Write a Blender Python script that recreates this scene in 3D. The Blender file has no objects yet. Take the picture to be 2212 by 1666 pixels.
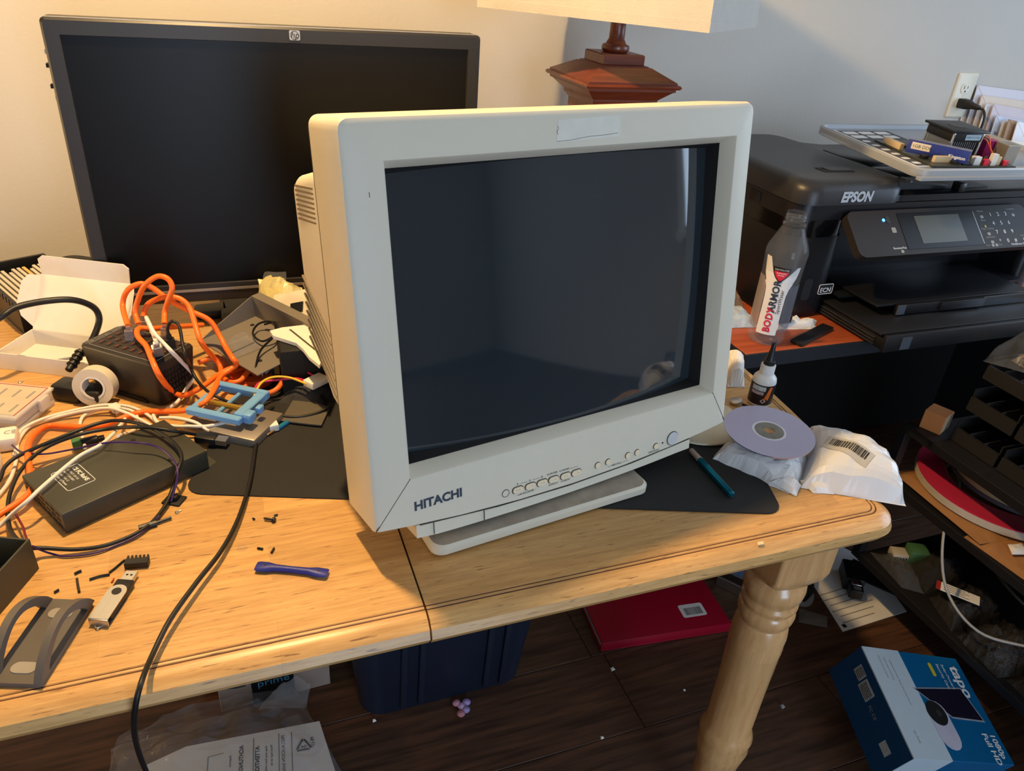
import bpy, bmesh, math, random
from mathutils import Matrix, Vector, Euler, noise as mnoise
R = math.radians
scene = bpy.context.scene
COL = scene.collection

# ------------------------------------------------------------------ camera
CAM = Vector((0.0, 0.0, 1.32))
YAW, PITCH, ROLL, FPX = R(22.2), R(29.6), R(-4.6), 1622.0
_f = Vector((math.sin(YAW) * math.cos(PITCH), math.cos(YAW) * math.cos(PITCH), -math.sin(PITCH)))
_r = Vector((math.cos(YAW), -math.sin(YAW), 0))
_d = _f.cross(_r)
if _d.z > 0: _d = -_d
CR = math.cos(ROLL) * _r + math.sin(ROLL) * _d
CD = -math.sin(ROLL) * _r + math.cos(ROLL) * _d
cam_data = bpy.data.cameras.new('camera')
cam_data.sensor_width = 36.0
cam_data.lens = FPX / 2212.0 * 36.0
cam_data.clip_start = 0.02
cam = bpy.data.objects.new('camera', cam_data)
COL.objects.link(cam)
cam.matrix_world = Matrix(((CR.x, -CD.x, -_f.x, CAM.x), (CR.y, -CD.y, -_f.y, CAM.y), (CR.z, -CD.z, -_f.z, CAM.z), (0, 0, 0, 1)))
scene.camera = cam

# ------------------------------------------------------------------ world, lights, exposure
scene.view_settings.view_transform = 'Standard'
scene.view_settings.look = 'None'
scene.view_settings.exposure = 0.3
scene.view_settings.gamma = 1.0
scene.view_settings.use_curve_mapping = False
world = bpy.data.worlds.new('sky'); scene.world = world
world.use_nodes = True
world.node_tree.nodes['Background'].inputs[0].default_value = (0.55, 0.72, 1.0, 1)
world.node_tree.nodes['Background'].inputs[1].default_value = 1.0

def light(name, kind, loc, energy, color, size=0.1, size_y=None, aim=None):
    l = bpy.data.lights.new(name, kind); l.energy = energy; l.color = color
    if kind == 'AREA':
        l.size = size
        if size_y: l.shape = 'RECTANGLE'; l.size_y = size_y
    else:
        l.shadow_soft_size = size
    o = bpy.data.objects.new(name, l); COL.objects.link(o); o.location = loc
    if aim is not None:
        o.rotation_euler = (Vector(aim) - Vector(loc)).to_track_quat('-Z', 'Y').to_euler()
    return o
WARM = (1.0, 0.655, 0.29)
COOL = (0.69, 0.88, 1.13)
kl = light('pendant_lamp_light', 'SPOT', (-0.045, 0.975, 2.02), 76, WARM, 0.03, aim=(-0.045, 0.976, 0.0))
kl.data.spot_size = R(150); kl.data.spot_blend = 0.3
sl = light('side_fill_light', 'SPOT', (-1.75, 1.0, 1.04), 46, WARM, 0.13, aim=(0.2, 0.93, 1.02))  # unseen warm fill, added to brighten the beige monitor's left side
sl.data.spot_size = R(100); sl.data.spot_blend = 0.6
light('window_daylight', 'AREA', (2.75, 0.45, 1.5), 15, COOL, 1.2, 1.2, aim=(0.5, 0.45, 1.3))
light('front_window_daylight', 'AREA', (0.5, -3.15, 1.06), 48, COOL, 1.2, 1.96, aim=(0.5, 1.0, 1.06))

# ------------------------------------------------------------------ survey: a point of the photograph on a known plane of the room
def ray(u, v):
    return CR * ((u - 1106.0) / FPX) + CD * ((v - 833.0) / FPX) + _f
def at(u, v, z=0.75):
    d = ray(u, v); return CAM + d * ((z - CAM.z) / d.z)
def aty(u, v, y):
    d = ray(u, v); return CAM + d * ((y - CAM.y) / d.y)
def atx(u, v, x):
    d = ray(u, v); return CAM + d * ((x - CAM.x) / d.x)
TT = 0.75

# ------------------------------------------------------------------ materials
def S(r, g, b):
    def c(v):
        v /= 255.0
        return v / 12.92 if v <= 0.04045 else ((v + 0.055) / 1.055) ** 2.4
    return (c(r), c(g), c(b), 1.0)
MATS = {}
def mat(name, col, rough=0.5, metal=0.0, var=0.08, vscale=30, bump=0.0, bscale=200, spec=0.5, trans=0.0, ior=1.45, coat=0.0, emit=None, alpha=1.0, stretch=(1, 1, 1)):
    if name in MATS: return MATS[name]
    m = bpy.data.materials.new(name); m.use_nodes = True
    nt = m.node_tree; b = nt.nodes['Principled BSDF']
    b.inputs['Roughness'].default_value = rough
    b.inputs['Metallic'].default_value = metal
    b.inputs['Specular IOR Level'].default_value = spec
    b.inputs['Transmission Weight'].default_value = trans
    b.inputs['IOR'].default_value = ior
    b.inputs['Coat Weight'].default_value = coat
    b.inputs['Alpha'].default_value = alpha
    b.inputs['Base Color'].default_value = col
    tc = nt.nodes.new('ShaderNodeTexCoord'); mp = nt.nodes.new('ShaderNodeMapping')
    mp.inputs['Scale'].default_value = stretch
    nt.links.new(tc.outputs['Object'], mp.inputs[0])
    if var:
        n = nt.nodes.new('ShaderNodeTexNoise'); n.inputs['Scale'].default_value = vscale; n.inputs['Detail'].default_value = 4
        nt.links.new(mp.outputs[0], n.inputs['Vector'])
        mx = nt.nodes.new('ShaderNodeMix'); mx.data_type = 'RGBA'
        lo = tuple(max(0, c * (1 - var * 2)) for c in col[:3]) + (1,); hi = tuple(min(1, c * (1 + var * 2)) for c in col[:3]) + (1,)
        mx.inputs[6].default_value = lo; mx.inputs[7].default_value = hi
        nt.links.new(n.outputs[0], mx.inputs[0]); nt.links.new(mx.outputs[2], b.inputs['Base Color'])
    if bump:
        n2 = nt.nodes.new('ShaderNodeTexNoise'); n2.inputs['Scale'].default_value = bscale; n2.inputs['Detail'].default_value = 3
        nt.links.new(mp.outputs[0], n2.inputs['Vector'])
        bp = nt.nodes.new('ShaderNodeBump'); bp.inputs['Strength'].default_value = bump; bp.inputs['Distance'].default_value = 0.002
        nt.links.new(n2.outputs[0], bp.inputs['Height']); nt.links.new(bp.outputs[0], b.inputs['Normal'])
    if emit:
        b.inputs['Emission Color'].default_value = emit[0]; b.inputs['Emission Strength'].default_value = emit[1]
    MATS[name] = m
    return m

def wood(name, c0, c1, cdark, axis='x', gscale=9.0, brick=None, rough=0.38, pores=0.5, coat=0.15):
    m = bpy.data.materials.new(name); m.use_nodes = True
    nt = m.node_tree; N = nt.nodes; L = nt.links; b = N['Principled BSDF']
    b.inputs['Roughness'].default_value = rough; b.inputs['Coat Weight'].default_value = coat; b.inputs['Coat Roughness'].default_value = 0.25
    tc = N.new('ShaderNodeTexCoord'); mp = N.new('ShaderNodeMapping'); L.new(tc.outputs['Object'], mp.inputs[0])
    st = {'x': (1, 14, 14), 'y': (14, 1, 14), 'z': (14, 14, 1)}[axis]
    mp.inputs['Scale'].default_value = st
    g = N.new('ShaderNodeTexNoise'); g.inputs['Scale'].default_value = gscale; g.inputs['Detail'].default_value = 6; g.inputs['Roughness'].default_value = 0.6
    L.new(mp.outputs[0], g.inputs['Vector'])
    rp = N.new('ShaderNodeValToRGB'); rp.color_ramp.elements[0].position = 0.35; rp.color_ramp.elements[0].color = c0
    rp.color_ramp.elements[1].position = 0.68; rp.color_ramp.elements[1].color = c1
    L.new(g.outputs[0], rp.inputs[0]); out = rp.outputs[0]
    if brick:
        bk = N.new('ShaderNodeTexBrick'); bk.inputs['Scale'].default_value = 1.0
        bk.inputs['Color1'].default_value = (0.82, 0.82, 0.80, 1); bk.inputs['Color2'].default_value = (1.06, 1.05, 1.02, 1); bk.inputs['Mortar'].default_value = (0.86, 0.84, 0.8, 1)
        bk.inputs['Mortar Size'].default_value = 0.0004; bk.inputs['Brick Width'].default_value = brick[0]; bk.inputs['Row Height'].default_value = brick[1]
        bk.offset = 0.37; bk.offset_frequency = 2; bk.squash = 1.0
        L.new(tc.outputs['Object'], bk.inputs['Vector'])
        mu = N.new('ShaderNodeMix'); mu.data_type = 'RGBA'; mu.blend_type = 'MULTIPLY'; mu.inputs[0].default_value = 1.0
        L.new(out, mu.inputs[6]); L.new(bk.outputs[0], mu.inputs[7]); out = mu.outputs[2]
    # dark pore flecks, short dashes along the grain
    mp2 = N.new('ShaderNodeMapping'); L.new(tc.outputs['Object'], mp2.inputs[0])
    st2 = {'x': (40, 420, 420), 'y': (420, 40, 420), 'z': (420, 420, 40)}[axis]
    mp2.inputs['Scale'].default_value = st2
    pn = N.new('ShaderNodeTexNoise'); pn.inputs['Scale'].default_value = 1.0; pn.inputs['Detail'].default_value = 2
    L.new(mp2.outputs[0], pn.inputs['Vector'])
    pr = N.new('ShaderNodeValToRGB'); pr.color_ramp.elements[0].position = 0.63; pr.color_ramp.elements[0].color = (0, 0, 0, 1)
    pr.color_ramp.elements[1].position = 0.74; pr.color_ramp.elements[1].color = (pores, pores, pores, 1)
    L.new(pn.outputs[0], pr.inputs[0])
    mx = N.new('ShaderNodeMix'); mx.data_type = 'RGBA'; mx.inputs[7].default_value = cdark
    L.new(pr.outputs[0], mx.inputs[0]); L.new(out, mx.inputs[6]); L.new(mx.outputs[2], b.inputs['Base Color'])
    bp = N.new('ShaderNodeBump'); bp.inputs['Strength'].default_value = 0.12; bp.inputs['Distance'].default_value = 0.001
    L.new(g.outputs[0], bp.inputs['Height']); L.new(bp.outputs[0], b.inputs['Normal'])
    MATS[name] = m
    return m

W_TABLE = wood('light_oak', S(192, 145, 86), S(218, 172, 108), S(104, 62, 30), 'x', 17, brick=(0.42, 0.055), pores=0.75)
W_LEG = wood('light_oak_leg', S(200, 150, 96), S(218, 172, 118), S(140, 94, 52), 'z', 7, pores=0.25, rough=0.25, coat=0.4)
W_FLOOR = wood('dark_laminate', S(54, 36, 26), S(100, 68, 48), S(22, 14, 10), 'x', 5, pores=0.3, rough=0.45, coat=0.0)
W_LAMP = wood('mahogany', S(88, 40, 24), S(126, 60, 36), S(46, 20, 12), 'x', 8, pores=0.2, rough=0.35)
W_DESK = wood('cherry_laminate', S(150, 66, 32), S(176, 84, 44), S(96, 38, 18), 'x', 6, pores=0.25, rough=0.45, coat=0.05)
WALL = mat('wall_paint', S(192, 187, 177), 0.85, var=0.02, vscale=3, bump=0.25, bscale=160, spec=0.2)
CEIL = mat('ceiling_paint', S(235, 230, 220), 0.9, var=0.01)
BEIGE = mat('aged_beige_plastic', S(206, 198, 178), 0.45, var=0.02, vscale=8, bump=0.10, bscale=1400)
BEIGED = mat('dusty_beige_plastic', S(156, 146, 130), 0.65, var=0.26, vscale=34)
SEAM = mat('dark_seam', S(70, 64, 54), 0.8, var=0)
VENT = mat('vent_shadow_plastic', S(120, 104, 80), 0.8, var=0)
GLASS = mat('tube_glass', S(33, 41, 47), 0.05, var=0.08, vscale=5, spec=1.0)
BLACKP = mat('black_plastic', S(22, 22, 24), 0.42, var=0.05, bump=0.05, bscale=900)
BLACKM = mat('matte_black', S(14, 14, 15), 0.7, var=0.05)
BLACKG = mat('gloss_black', S(10, 10, 12), 0.12, var=0)
DGREY = mat('dark_grey_plastic', S(46, 46, 48), 0.45, var=0.05)
PRINTER = mat('printer_charcoal', S(40, 40, 42), 0.38, var=0.04, bump=0.08, bscale=1200)
PRINTB = mat('printer_black', S(20, 20, 23), 0.35, var=0.03)
PANEL = mat('panel_grey_brown', S(40, 36, 34), 0.55, var=0.03, spec=0.25)
LCDP = mat('lcd_panel', S(11, 10, 10), 0.36, var=0.1, vscale=2, spec=0.22)
SILVER = mat('silver_plastic', S(170, 166, 158), 0.35, metal=0.6, var=0.03)
CHROME = mat('nickel_metal', S(206, 204, 198), 0.32, metal=1.0, var=0.03)
ALU = mat('brushed_aluminium', S(196, 194, 188), 0.35, metal=0.9, var=0.04, stretch=(1, 8, 1))
STEELD = mat('dark_steel_enclosure', S(66, 66, 57), 0.42, metal=0.25, var=0.04, vscale=14)
ORANGE = mat('orange_rubber', S(250, 112, 34), 0.4, var=0.03)
WHITEC = mat('white_rubber', S(226, 220, 210), 0.5, var=0.02)
BLACKC = mat('black_rubber', S(20, 20, 20), 0.45, var=0.03)
WHITEP = mat('white_plastic', S(228, 224, 216), 0.4, var=0.02)
CARDW = mat('white_cardboard', S(220, 214, 206), 0.8, var=0.03, vscale=60)
PAPER = mat('white_paper', S(228, 226, 222), 0.8, var=0.03, vscale=20)
KRAFT = mat('kraft_paper', S(164, 116, 70), 0.8, var=0.06, vscale=30)
CARD = mat('brown_cardboard', S(156, 108, 66), 0.8, var=0.05)
POLY = mat('white_poly_mailer', S(212, 212, 212), 0.3, var=0.03, vscale=12)
MAT = mat('black_desk_mat', S(28, 27, 27), 0.75, var=0.12, vscale=40, bump=0.3, bscale=900)
INK = mat('black_ink', S(24, 24, 26), 0.6, var=0)
INKN = mat('navy_grey_ink', S(50, 58, 74), 0.5, var=0)
INKW = mat('white_ink', S(225, 225, 225), 0.6, var=0)
INKG = mat('grey_ink', S(140, 138, 134), 0.6, var=0)
REDINK = mat('red_ink', S(206, 32, 60), 0.5, var=0)
CLEAR = mat('clear_plastic', (0.95, 0.97, 1, 1), 0.05, var=0, trans=1.0, ior=1.25)
def film(name, col, rough, fac, bump=0.0, bscale=60):
    m = bpy.data.materials.new(name); m.use_nodes = True
    nt = m.node_tree; b = nt.nodes['Principled BSDF']; b.inputs['Base Color'].default_value = col; b.inputs['Roughness'].default_value = rough
    b.inputs['Specular IOR Level'].default_value = 0.9
    t = nt.nodes.new('ShaderNodeBsdfTransparent'); mx = nt.nodes.new('ShaderNodeMixShader'); mx.inputs[0].default_value = fac
    nt.links.new(t.outputs[0], mx.inputs[1]); nt.links.new(b.outputs[0], mx.inputs[2]); nt.links.new(mx.outputs[0], nt.nodes['Material Output'].inputs[0])
    if bump:
        n2 = nt.nodes.new('ShaderNodeTexNoise'); n2.inputs['Scale'].default_value = bscale
        bp = nt.nodes.new('ShaderNodeBump'); bp.inputs['Strength'].default_value = bump; bp.inputs['Distance'].default_value = 0.004
        nt.links.new(n2.outputs[0], bp.inputs['Height']); nt.links.new(bp.outputs[0], b.inputs['Normal'])
    MATS[name] = m
    return m
FILM = film('clear_film', (0.45, 0.47, 0.5, 1), 0.07, 0.11, 0.6, 40)
FILMD = film('grey_film', (0.10, 0.10, 0.10, 1), 0.10, 0.75, 0.9, 70)
BOTTLE = film('bottle_plastic', (0.30, 0.33, 0.36, 1), 0.04, 0.12)
CLEARCASE = film('clear_case_plastic', (0.85, 0.80, 0.76, 1), 0.2, 0.55)
FROST = film('frosted_plastic', (0.42, 0.44, 0.46, 1), 0.35, 0.72)

# ------------------------------------------------------------------ geometry helpers: every helper returns (verts, faces)
def join(*gs):
    V, F = [], []
    for v, f in gs:
        n = len(V); V += [tuple(p) for p in v]; F += [tuple(i + n for i in q) for q in f]
    return V, F
def xf(g, loc=(0, 0, 0), rot=(0, 0, 0), scale=(1, 1, 1)):
    m = Matrix.Translation(loc) @ Euler(rot).to_matrix().to_4x4() @ Matrix.Diagonal((*scale, 1))
    return [tuple(m @ Vector(p)) for p in g[0]], g[1]
def xm(g, m):
    return [tuple(m @ Vector(p)) for p in g[0]], g[1]
def box(lo, hi, bevel=0.0, seg=2):
    if not bevel:
        x0, y0, z0 = lo; x1, y1, z1 = hi
        V = [(x0, y0, z0), (x1, y0, z0), (x1, y1, z0), (x0, y1, z0), (x0, y0, z1), (x1, y0, z1), (x1, y1, z1), (x0, y1, z1)]
        return V, [(3, 2, 1, 0), (4, 5, 6, 7), (0, 1, 5, 4), (1, 2, 6, 5), (2, 3, 7, 6), (3, 0, 4, 7)]
    bm = bmesh.new(); bmesh.ops.create_cube(bm, size=1.0)
    for v in bm.verts:
        v.co = Vector((lo[0] + (v.co.x + .5) * (hi[0] - lo[0]), lo[1] + (v.co.y + .5) * (hi[1] - lo[1]), lo[2] + (v.co.z + .5) * (hi[2] - lo[2])))
    bmesh.ops.bevel(bm, geom=bm.edges[:] + bm.verts[:], offset=bevel, segments=seg, profile=0.5, affect='EDGES')
    return bmout(bm)
def bmout(bm):
    bm.verts.index_update()
    g = ([tuple(v.co) for v in bm.verts], [tuple(v.index for v in f.verts) for f in bm.faces]); bm.free(); return g
def prism(poly, z0, z1):
    n = len(poly)
    V = [(x, y, z0) for x, y in poly] + [(x, y, z1) for x, y in poly]
    F = [tuple(range(n - 1, -1, -1)), tuple(range(n, 2 * n))] + [(i, (i + 1) % n, n + (i + 1) % n, n + i) for i in range(n)]
    return V, F
def prism_x(poly, x0, x1):     # poly in (y, z)
    V, F = prism(poly, x0, x1)
    return [(z, x, y) for x, y, z in V], F
def prism_y(poly, y0, y1):     # poly in (x, z)
    V, F = prism(poly, y0, y1)
    return [(x, z, y) for x, y, z in V], [tuple(reversed(f)) for f in F]
def rrect(x0, y0, x1, y1, r, n=5):
    P = []
    for cx, cy, a in ((x1 - r, y0 + r, -90), (x1 - r, y1 - r, 0), (x0 + r, y1 - r, 90), (x0 + r, y0 + r, 180)):
        for i in range(n + 1):
            t = R(a + 90.0 * i / n); P.append((cx + r * math.cos(t), cy + r * math.sin(t)))
    return P
def circ(cx, cy, r, n=24):
    return [(cx + r * math.cos(2 * math.pi * i / n), cy + r * math.sin(2 * math.pi * i / n)) for i in range(n)]
def lathe(prof, n=32, cap=True):
    V, F = [], []
    for r, z in prof:
        for i in range(n):
            a = 2 * math.pi * i / n; V.append((r * math.cos(a), r * math.sin(a), z))
    for k in range(len(prof) - 1):
        for i in range(n):
            j = (i + 1) % n; F.append((k * n + i, k * n + j, (k + 1) * n + j, (k + 1) * n + i))
    if cap:
        F.append(tuple(range(n - 1, -1, -1))); F.append(tuple((len(prof) - 1) * n + i for i in range(n)))
    return V, F
def loft(loops, cap=True):
    n = len(loops[0]); V = [tuple(p) for l in loops for p in l]; F = []
    for k in range(len(loops) - 1):
        for i in range(n):
            j = (i + 1) % n; F.append((k * n + i, k * n + j, (k + 1) * n + j, (k + 1) * n + i))
    if cap:
        F.append(tuple(range(n - 1, -1, -1))); F.append(tuple((len(loops) - 1) * n + i for i in range(n)))
    return V, F
def spline(P, sub=6):
    P = [Vector(p) for p in P]; out = []
    for i in range(len(P) - 1):
        p0 = P[i - 1] if i else 2 * P[0] - P[1]; p1, p2 = P[i], P[i + 1]; p3 = P[i + 2] if i + 2 < len(P) else 2 * P[-1] - P[-2]
        for k in range(sub):
            t = k / sub
            out.append(0.5 * ((2 * p1) + (p2 - p0) * t + (2 * p0 - 5 * p1 + 4 * p2 - p3) * t * t + (3 * p1 - p0 - 3 * p2 + p3) * t ** 3))
    out.append(P[-1]); return out
def tube(P, r, n=8, sub=6, smooth=True):
    P = spline(P, sub) if smooth else [Vector(p) for p in P]
    up = Vector((0, 0, 1)); L = []
    for i, p in enumerate(P):
        t = (P[min(i + 1, len(P) - 1)] - P[max(i - 1, 0)]).normalized()
        if abs(t.dot(up)) > 0.98: up = Vector((1, 0, 0)) if abs(t.x) < 0.9 else Vector((0, 1, 0))
        s = t.cross(up).normalized(); u = s.cross(t).normalized(); up = u
        rr = r(i / (len(P) - 1)) if callable(r) else r
        L.append([p + rr * (math.cos(2 * math.pi * k / n) * s + math.sin(2 * math.pi * k / n) * u) for k in range(n)])
    return loft(L)
def grid(fn, nu, nv):
    V = [fn(i / nu, j / nv) for j in range(nv + 1) for i in range(nu + 1)]
    F = [(j * (nu + 1) + i, j * (nu + 1) + i + 1, (j + 1) * (nu + 1) + i + 1, (j + 1) * (nu + 1) + i) for j in range(nv) for i in range(nu)]
    return V, F
def pillow(c, h, n=14, seed=0, rough=0.006, base=0.0015, power=0.5, freq=40):
    """puffed bag over four corners c (x, y) at height z0: c[0..3] counter-clockwise"""
    C = [Vector((p[0], p[1], p[2] if len(p) > 2 else TT)) for p in c]
    def P(u, v): return C[0].lerp(C[1], u).lerp(C[3].lerp(C[2], u), v)
    def top(u, v):
        p = P(u, v); e = max(0.0, 16 * u * (1 - u) * v * (1 - v)) ** power
        nn = mnoise.noise(Vector((p.x * freq, p.y * freq, seed)))
        n2 = mnoise.noise(Vector((p.x * freq * 2.3, p.y * freq * 2.3, seed + 7)))
        return (p.x + 0.4 * rough * n2, p.y + 0.4 * rough * nn, p.z + base + h * e + rough * (nn * 0.8 + 0.6 * n2) * min(1, e * 3 + 0.15))
    def bot(u, v):
        p = P(u, v); return (p.x, p.y, p.z + 0.0004)
    a = grid(top, n, n); b = grid(bot, n, n)
    m = n + 1; off = m * m
    F = list(a[1]) + [tuple(reversed([i + off for i in f])) for f in b[1]]
    edge = [i for i in range(m)] + [j * m + n for j in range(1, m)] + [n * m + i for i in range(n - 1, -1, -1)] + [j * m for j in range(n - 1, 0, -1)]
    for k in range(len(edge)):
        i, j = edge[k], edge[(k + 1) % len(edge)]; F.append((j, i, i + off, j + off))
    return [tuple(p) for p in a[0]] + [tuple(p) for p in b[0]], F

# ------------------------------------------------------------------ object helpers
def obj(name, g, m, parent=None, smooth=35, world=False, label=None):
    me = bpy.data.meshes.new(name)
    me.from_pydata([tuple(p) for p in g[0]], [], [tuple(f) for f in g[1]])
    bm = bmesh.new(); bm.from_mesh(me); bmesh.ops.recalc_face_normals(bm, faces=bm.faces[:]); bm.to_mesh(me); bm.free()
    if smooth:
        me.polygons.foreach_set('use_smooth', [True] * len(me.polygons)); me.set_sharp_from_angle(angle=R(smooth))
    me.materials.append(m)
    o = bpy.data.objects.new(name, me); COL.objects.link(o)
    if parent is not None:
        o.parent = parent
        if world: o.matrix_parent_inverse = wm(parent).inverted()
    if label: o['label'] = label
    return o
def wm(o):
    m = o.matrix_basis.copy()
    if o.parent is not None: m = wm(o.parent) @ o.matrix_parent_inverse @ m
    return m
def thing(name, label, cat, loc=(0, 0, 0), rz=0.0, group=None, m=None):
    o = bpy.data.objects.new(name, None); COL.objects.link(o); o.empty_display_size = 0.02
    if m is not None: o.matrix_basis = m
    else: o.matrix_basis = Matrix.Translation(loc) @ Matrix.Rotation(rz, 4, 'Z')
    return tag(o, label, cat, group)
def tag(o, label, cat, group=None):
    o['label'] = label; o['category'] = cat
    if group: o['group'] = group
    return o
def struct(name, g, m, parent=None, smooth=0):
    o = obj(name, g, m, parent, smooth); o['kind'] = 'structure'; return o
def text(name, body, size, m, parent, loc, rot=(R(90), 0, 0), align='LEFT', sx=1.0, ext=0.0002, shear=0.0, bold=0.0, mirror=False):
    c = bpy.data.curves.new(name, 'FONT'); c.body = body; c.size = size; c.extrude = ext; c.align_x = align; c.resolution_u = 3; c.shear = shear; c.offset = bold
    c.materials.append(m)
    t = bpy.data.objects.new(name, c); COL.objects.link(t)
    me = bpy.data.meshes.new_from_object(t)
    bpy.data.objects.remove(t); bpy.data.curves.remove(c)
    me.name = name
    if not me.materials: me.materials.append(m)
    o = bpy.data.objects.new(name, me); COL.objects.link(o); o.parent = parent
    o.location = loc; o.rotation_euler = rot; o.scale = (-sx if mirror else sx, 1, 1)
    return o
def share(name, src, parent, loc, rot=(0, 0, 0), scale=(1, 1, 1)):
    o = bpy.data.objects.new(name, src.data); COL.objects.link(o); o.parent = parent
    o.location = loc; o.rotation_euler = rot; o.scale = scale; return o
def cable(name, pts, r, m, label, cat='cable', group=None, n=8, sub=6):
    return tag(obj(name, tube(pts, r, n, sub), m, smooth=60), label, cat, group)
def frame3(o, xdir, zdir=(0, 0, 1)):
    x = Vector(xdir).normalized(); z = Vector(zdir); y = z.cross(x).normalized(); z = x.cross(y)
    return Matrix(((x.x, y.x, z.x, o[0]), (x.y, y.y, z.y, o[1]), (x.z, y.z, z.z, o[2]), (0, 0, 0, 1)))
def rod(a, b, r, n=10):
    return tube([a, b], r, n, 1, smooth=False)

# ================================================================== THE ROOM
X0, X1, Y0, Y1, ZC = -3.4, 2.8, -3.2, 1.65, 2.6
floor = struct('floor', box((X0, Y0, -0.06), (X1, Y1, -0.004)), BLACKM)
rnd = random.Random(5)
pl_mesh = []
for k in range(4):
    g = box((0.0, 0.0, -0.02), (1.197, 0.187, 0.0), 0.0008, 1)
    pl_mesh.append(g)
row = 0; y = Y0
while y < Y1 - 0.02:
    x = X0 - rnd.uniform(0, 1.1)
    while x < X1:
        a, b = max(x, X0), min(x + 1.2, X1)
        if b - a > 0.03:
            g = box((0, 0, -0.02), (b - a - 0.0015, min(0.1885, Y1 - y - 0.001), 0.0), 0.0008, 1)
            p = obj('plank', g, W_FLOOR, floor, 0); p.location = (a, y, rnd.uniform(-0.0002, 0))
        x += 1.2
    y += 0.19; row += 1
struct('wall_back', box((X0, Y1, 0), (X1, Y1 + 0.1, ZC)), WALL)
struct('wall_left', box((X0 - 0.1, Y0 - 0.1, 0), (X0, Y1 + 0.1, ZC)), WALL)
struct('ceiling', box((X0 - 0.1, Y0 - 0.1, ZC), (X1 + 0.1, Y1 + 0.1, ZC + 0.1)), CEIL)
def wall_hole(a0, a1, h0, h1, w0, w1):      # wall in a local (a, z) frame with a window hole
    return [((a0, 0), (w0, ZC)), ((w1, 0), (a1, ZC)), ((w0, 0), (w1, h0)), ((w0, h1), (w1, ZC))]
struct('wall_right', join(*[box((X1, p[0], p[1]), (X1 + 0.1, q[0], q[1])) for p, q in wall_hole(Y0 - 0.1, Y1 + 0.1, 0.88, 2.12, -0.17, 1.07)]), WALL)
struct('wall_front', join(*[box((p[0], Y0 - 0.1, p[1]), (q[0], Y0, q[1])) for p, q in wall_hole(X0, X1, 0.06, 2.12, -0.12, 1.12)]), WALL)
WFR = mat('white_trim_paint', S(236, 234, 228), 0.5, var=0.01)
PANE = film('window_pane', (0.8, 0.9, 1, 1), 0.02, 0.05)
def window(name, to, zs_=0.88):      # frame, sill and pane in a local (along, out, up) frame
    w = struct(name, xm(join(box((-0.68, -0.012, zs_ - 0.06), (-0.62, 0.02, 2.18)), box((0.62, -0.012, zs_ - 0.06), (0.68, 0.02, 2.18)), box((-0.68, -0.012, 2.12), (0.68, 0.02, 2.18)), box((-0.7, -0.03, zs_ - 0.04), (0.7, 0.02, zs_)), box((-0.62, 0.06, 1.485), (0.62, 0.085, 1.515))), to), WFR)
    for z0_, z1_ in ((zs_, 1.485), (1.515, 2.12)): obj('pane', xm(box((-0.62, 0.07, z0_), (0.62, 0.074, z1_)), to), PANE, w, 0)
window('window_1', Matrix.Translation((X1, 0.45, 0)) @ Matrix.Rotation(R(-90), 4, 'Z'))
window('window_2', Matrix.Translation((0.5, Y0, 0)) @ Matrix.Rotation(R(180), 4, 'Z'), 0.06)
struct('baseboard_back', box((X0, Y1 - 0.014, 0), (X1, Y1, 0.09), 0.003), WFR)

# ================================================================== DINING TABLE
GROOVE = mat('groove_grime', S(92, 56, 28), 0.7, var=0.35, vscale=60)
table = thing('dining_table', 'light oak dining table with turned legs under the beige monitor', 'table', (0.14, 1.0, 0))
PROF = [(0.034, 0.716), (0.016, 0.7175), (0.006, 0.722), (0.0, 0.732), (0.0035, 0.7415), (0.011, 0.7475), (0.019, 0.7498), (0.0225, 0.7498), (0.0238, 0.7478), (0.0252, 0.7498), (0.0275, 0.7500), (0.0288, 0.7482), (0.0304, 0.7500)]
def xr(y): return 0.800 - 0.225 * (y - 1.0) ** 2
def leaf_outline(d, side):
    fy, by = 0.500 + d, 1.50 - d
    if side > 0:
        sx = 0.1415; r = max(0.045 - d, 0.006); P = [(sx, fy)]
        for i in range(1, 8): P.append((sx + (xr(fy) - d - r - sx) * i / 8, fy))
        cx, cy = xr(fy + r) - d - r, fy + r
        for i in range(9):
            t = R(-90 + 90 * i / 8); P.append((cx + r * math.cos(t), cy + r * math.sin(t)))
        for i in range(1, 12):
            yy = cy + (by - r - cy) * i / 12; P.append((xr(yy) - d, yy))
        cx, cy = xr(by - r) - d - r, by - r
        for i in range(9):
            t = R(90 * i / 8); P.append((cx + r * math.cos(t), cy + r * math.sin(t)))
        P.append((sx, by)); return P
    sx = 0.1395
    return [(sx, fy)] + [(sx, by)] + [(-1.15 + d, by)] + [(-1.15 + d, fy)]
for side, nm in ((1, 'tabletop_board'), (-1, 'tabletop_board')):
    loops = [[(x, y, z + (0.0006 if side < 0 else 0)) for x, y in leaf_outline(d, side)] for d, z in PROF]
    o = obj(nm, loft(loops), W_TABLE, table, 30, world=True)
    o['label'] = 'right half of the tabletop' if side > 0 else 'left half of the tabletop'
    for d_ in (0.0238, 0.0288):
        L0, L1 = leaf_outline(d_ - 0.0011, side), leaf_outline(d_ + 0.0011, side); n_ = len(L0)
        if side < 0: L0, L1 = L0[3:] + L0[:1], L1[3:] + L1[:1]; n_ = 2
        zz_ = 0.7491 + (0.0006 if side < 0 else 0)
        obj('groove', ([(x, y, zz_) for x, y in L0] + [(x, y, zz_) for x, y in L1], [(i, i + 1, n_ + i + 1, n_ + i) for i in range(n_ - 1)]), GROOVE, o, 0, world=True)
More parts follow.
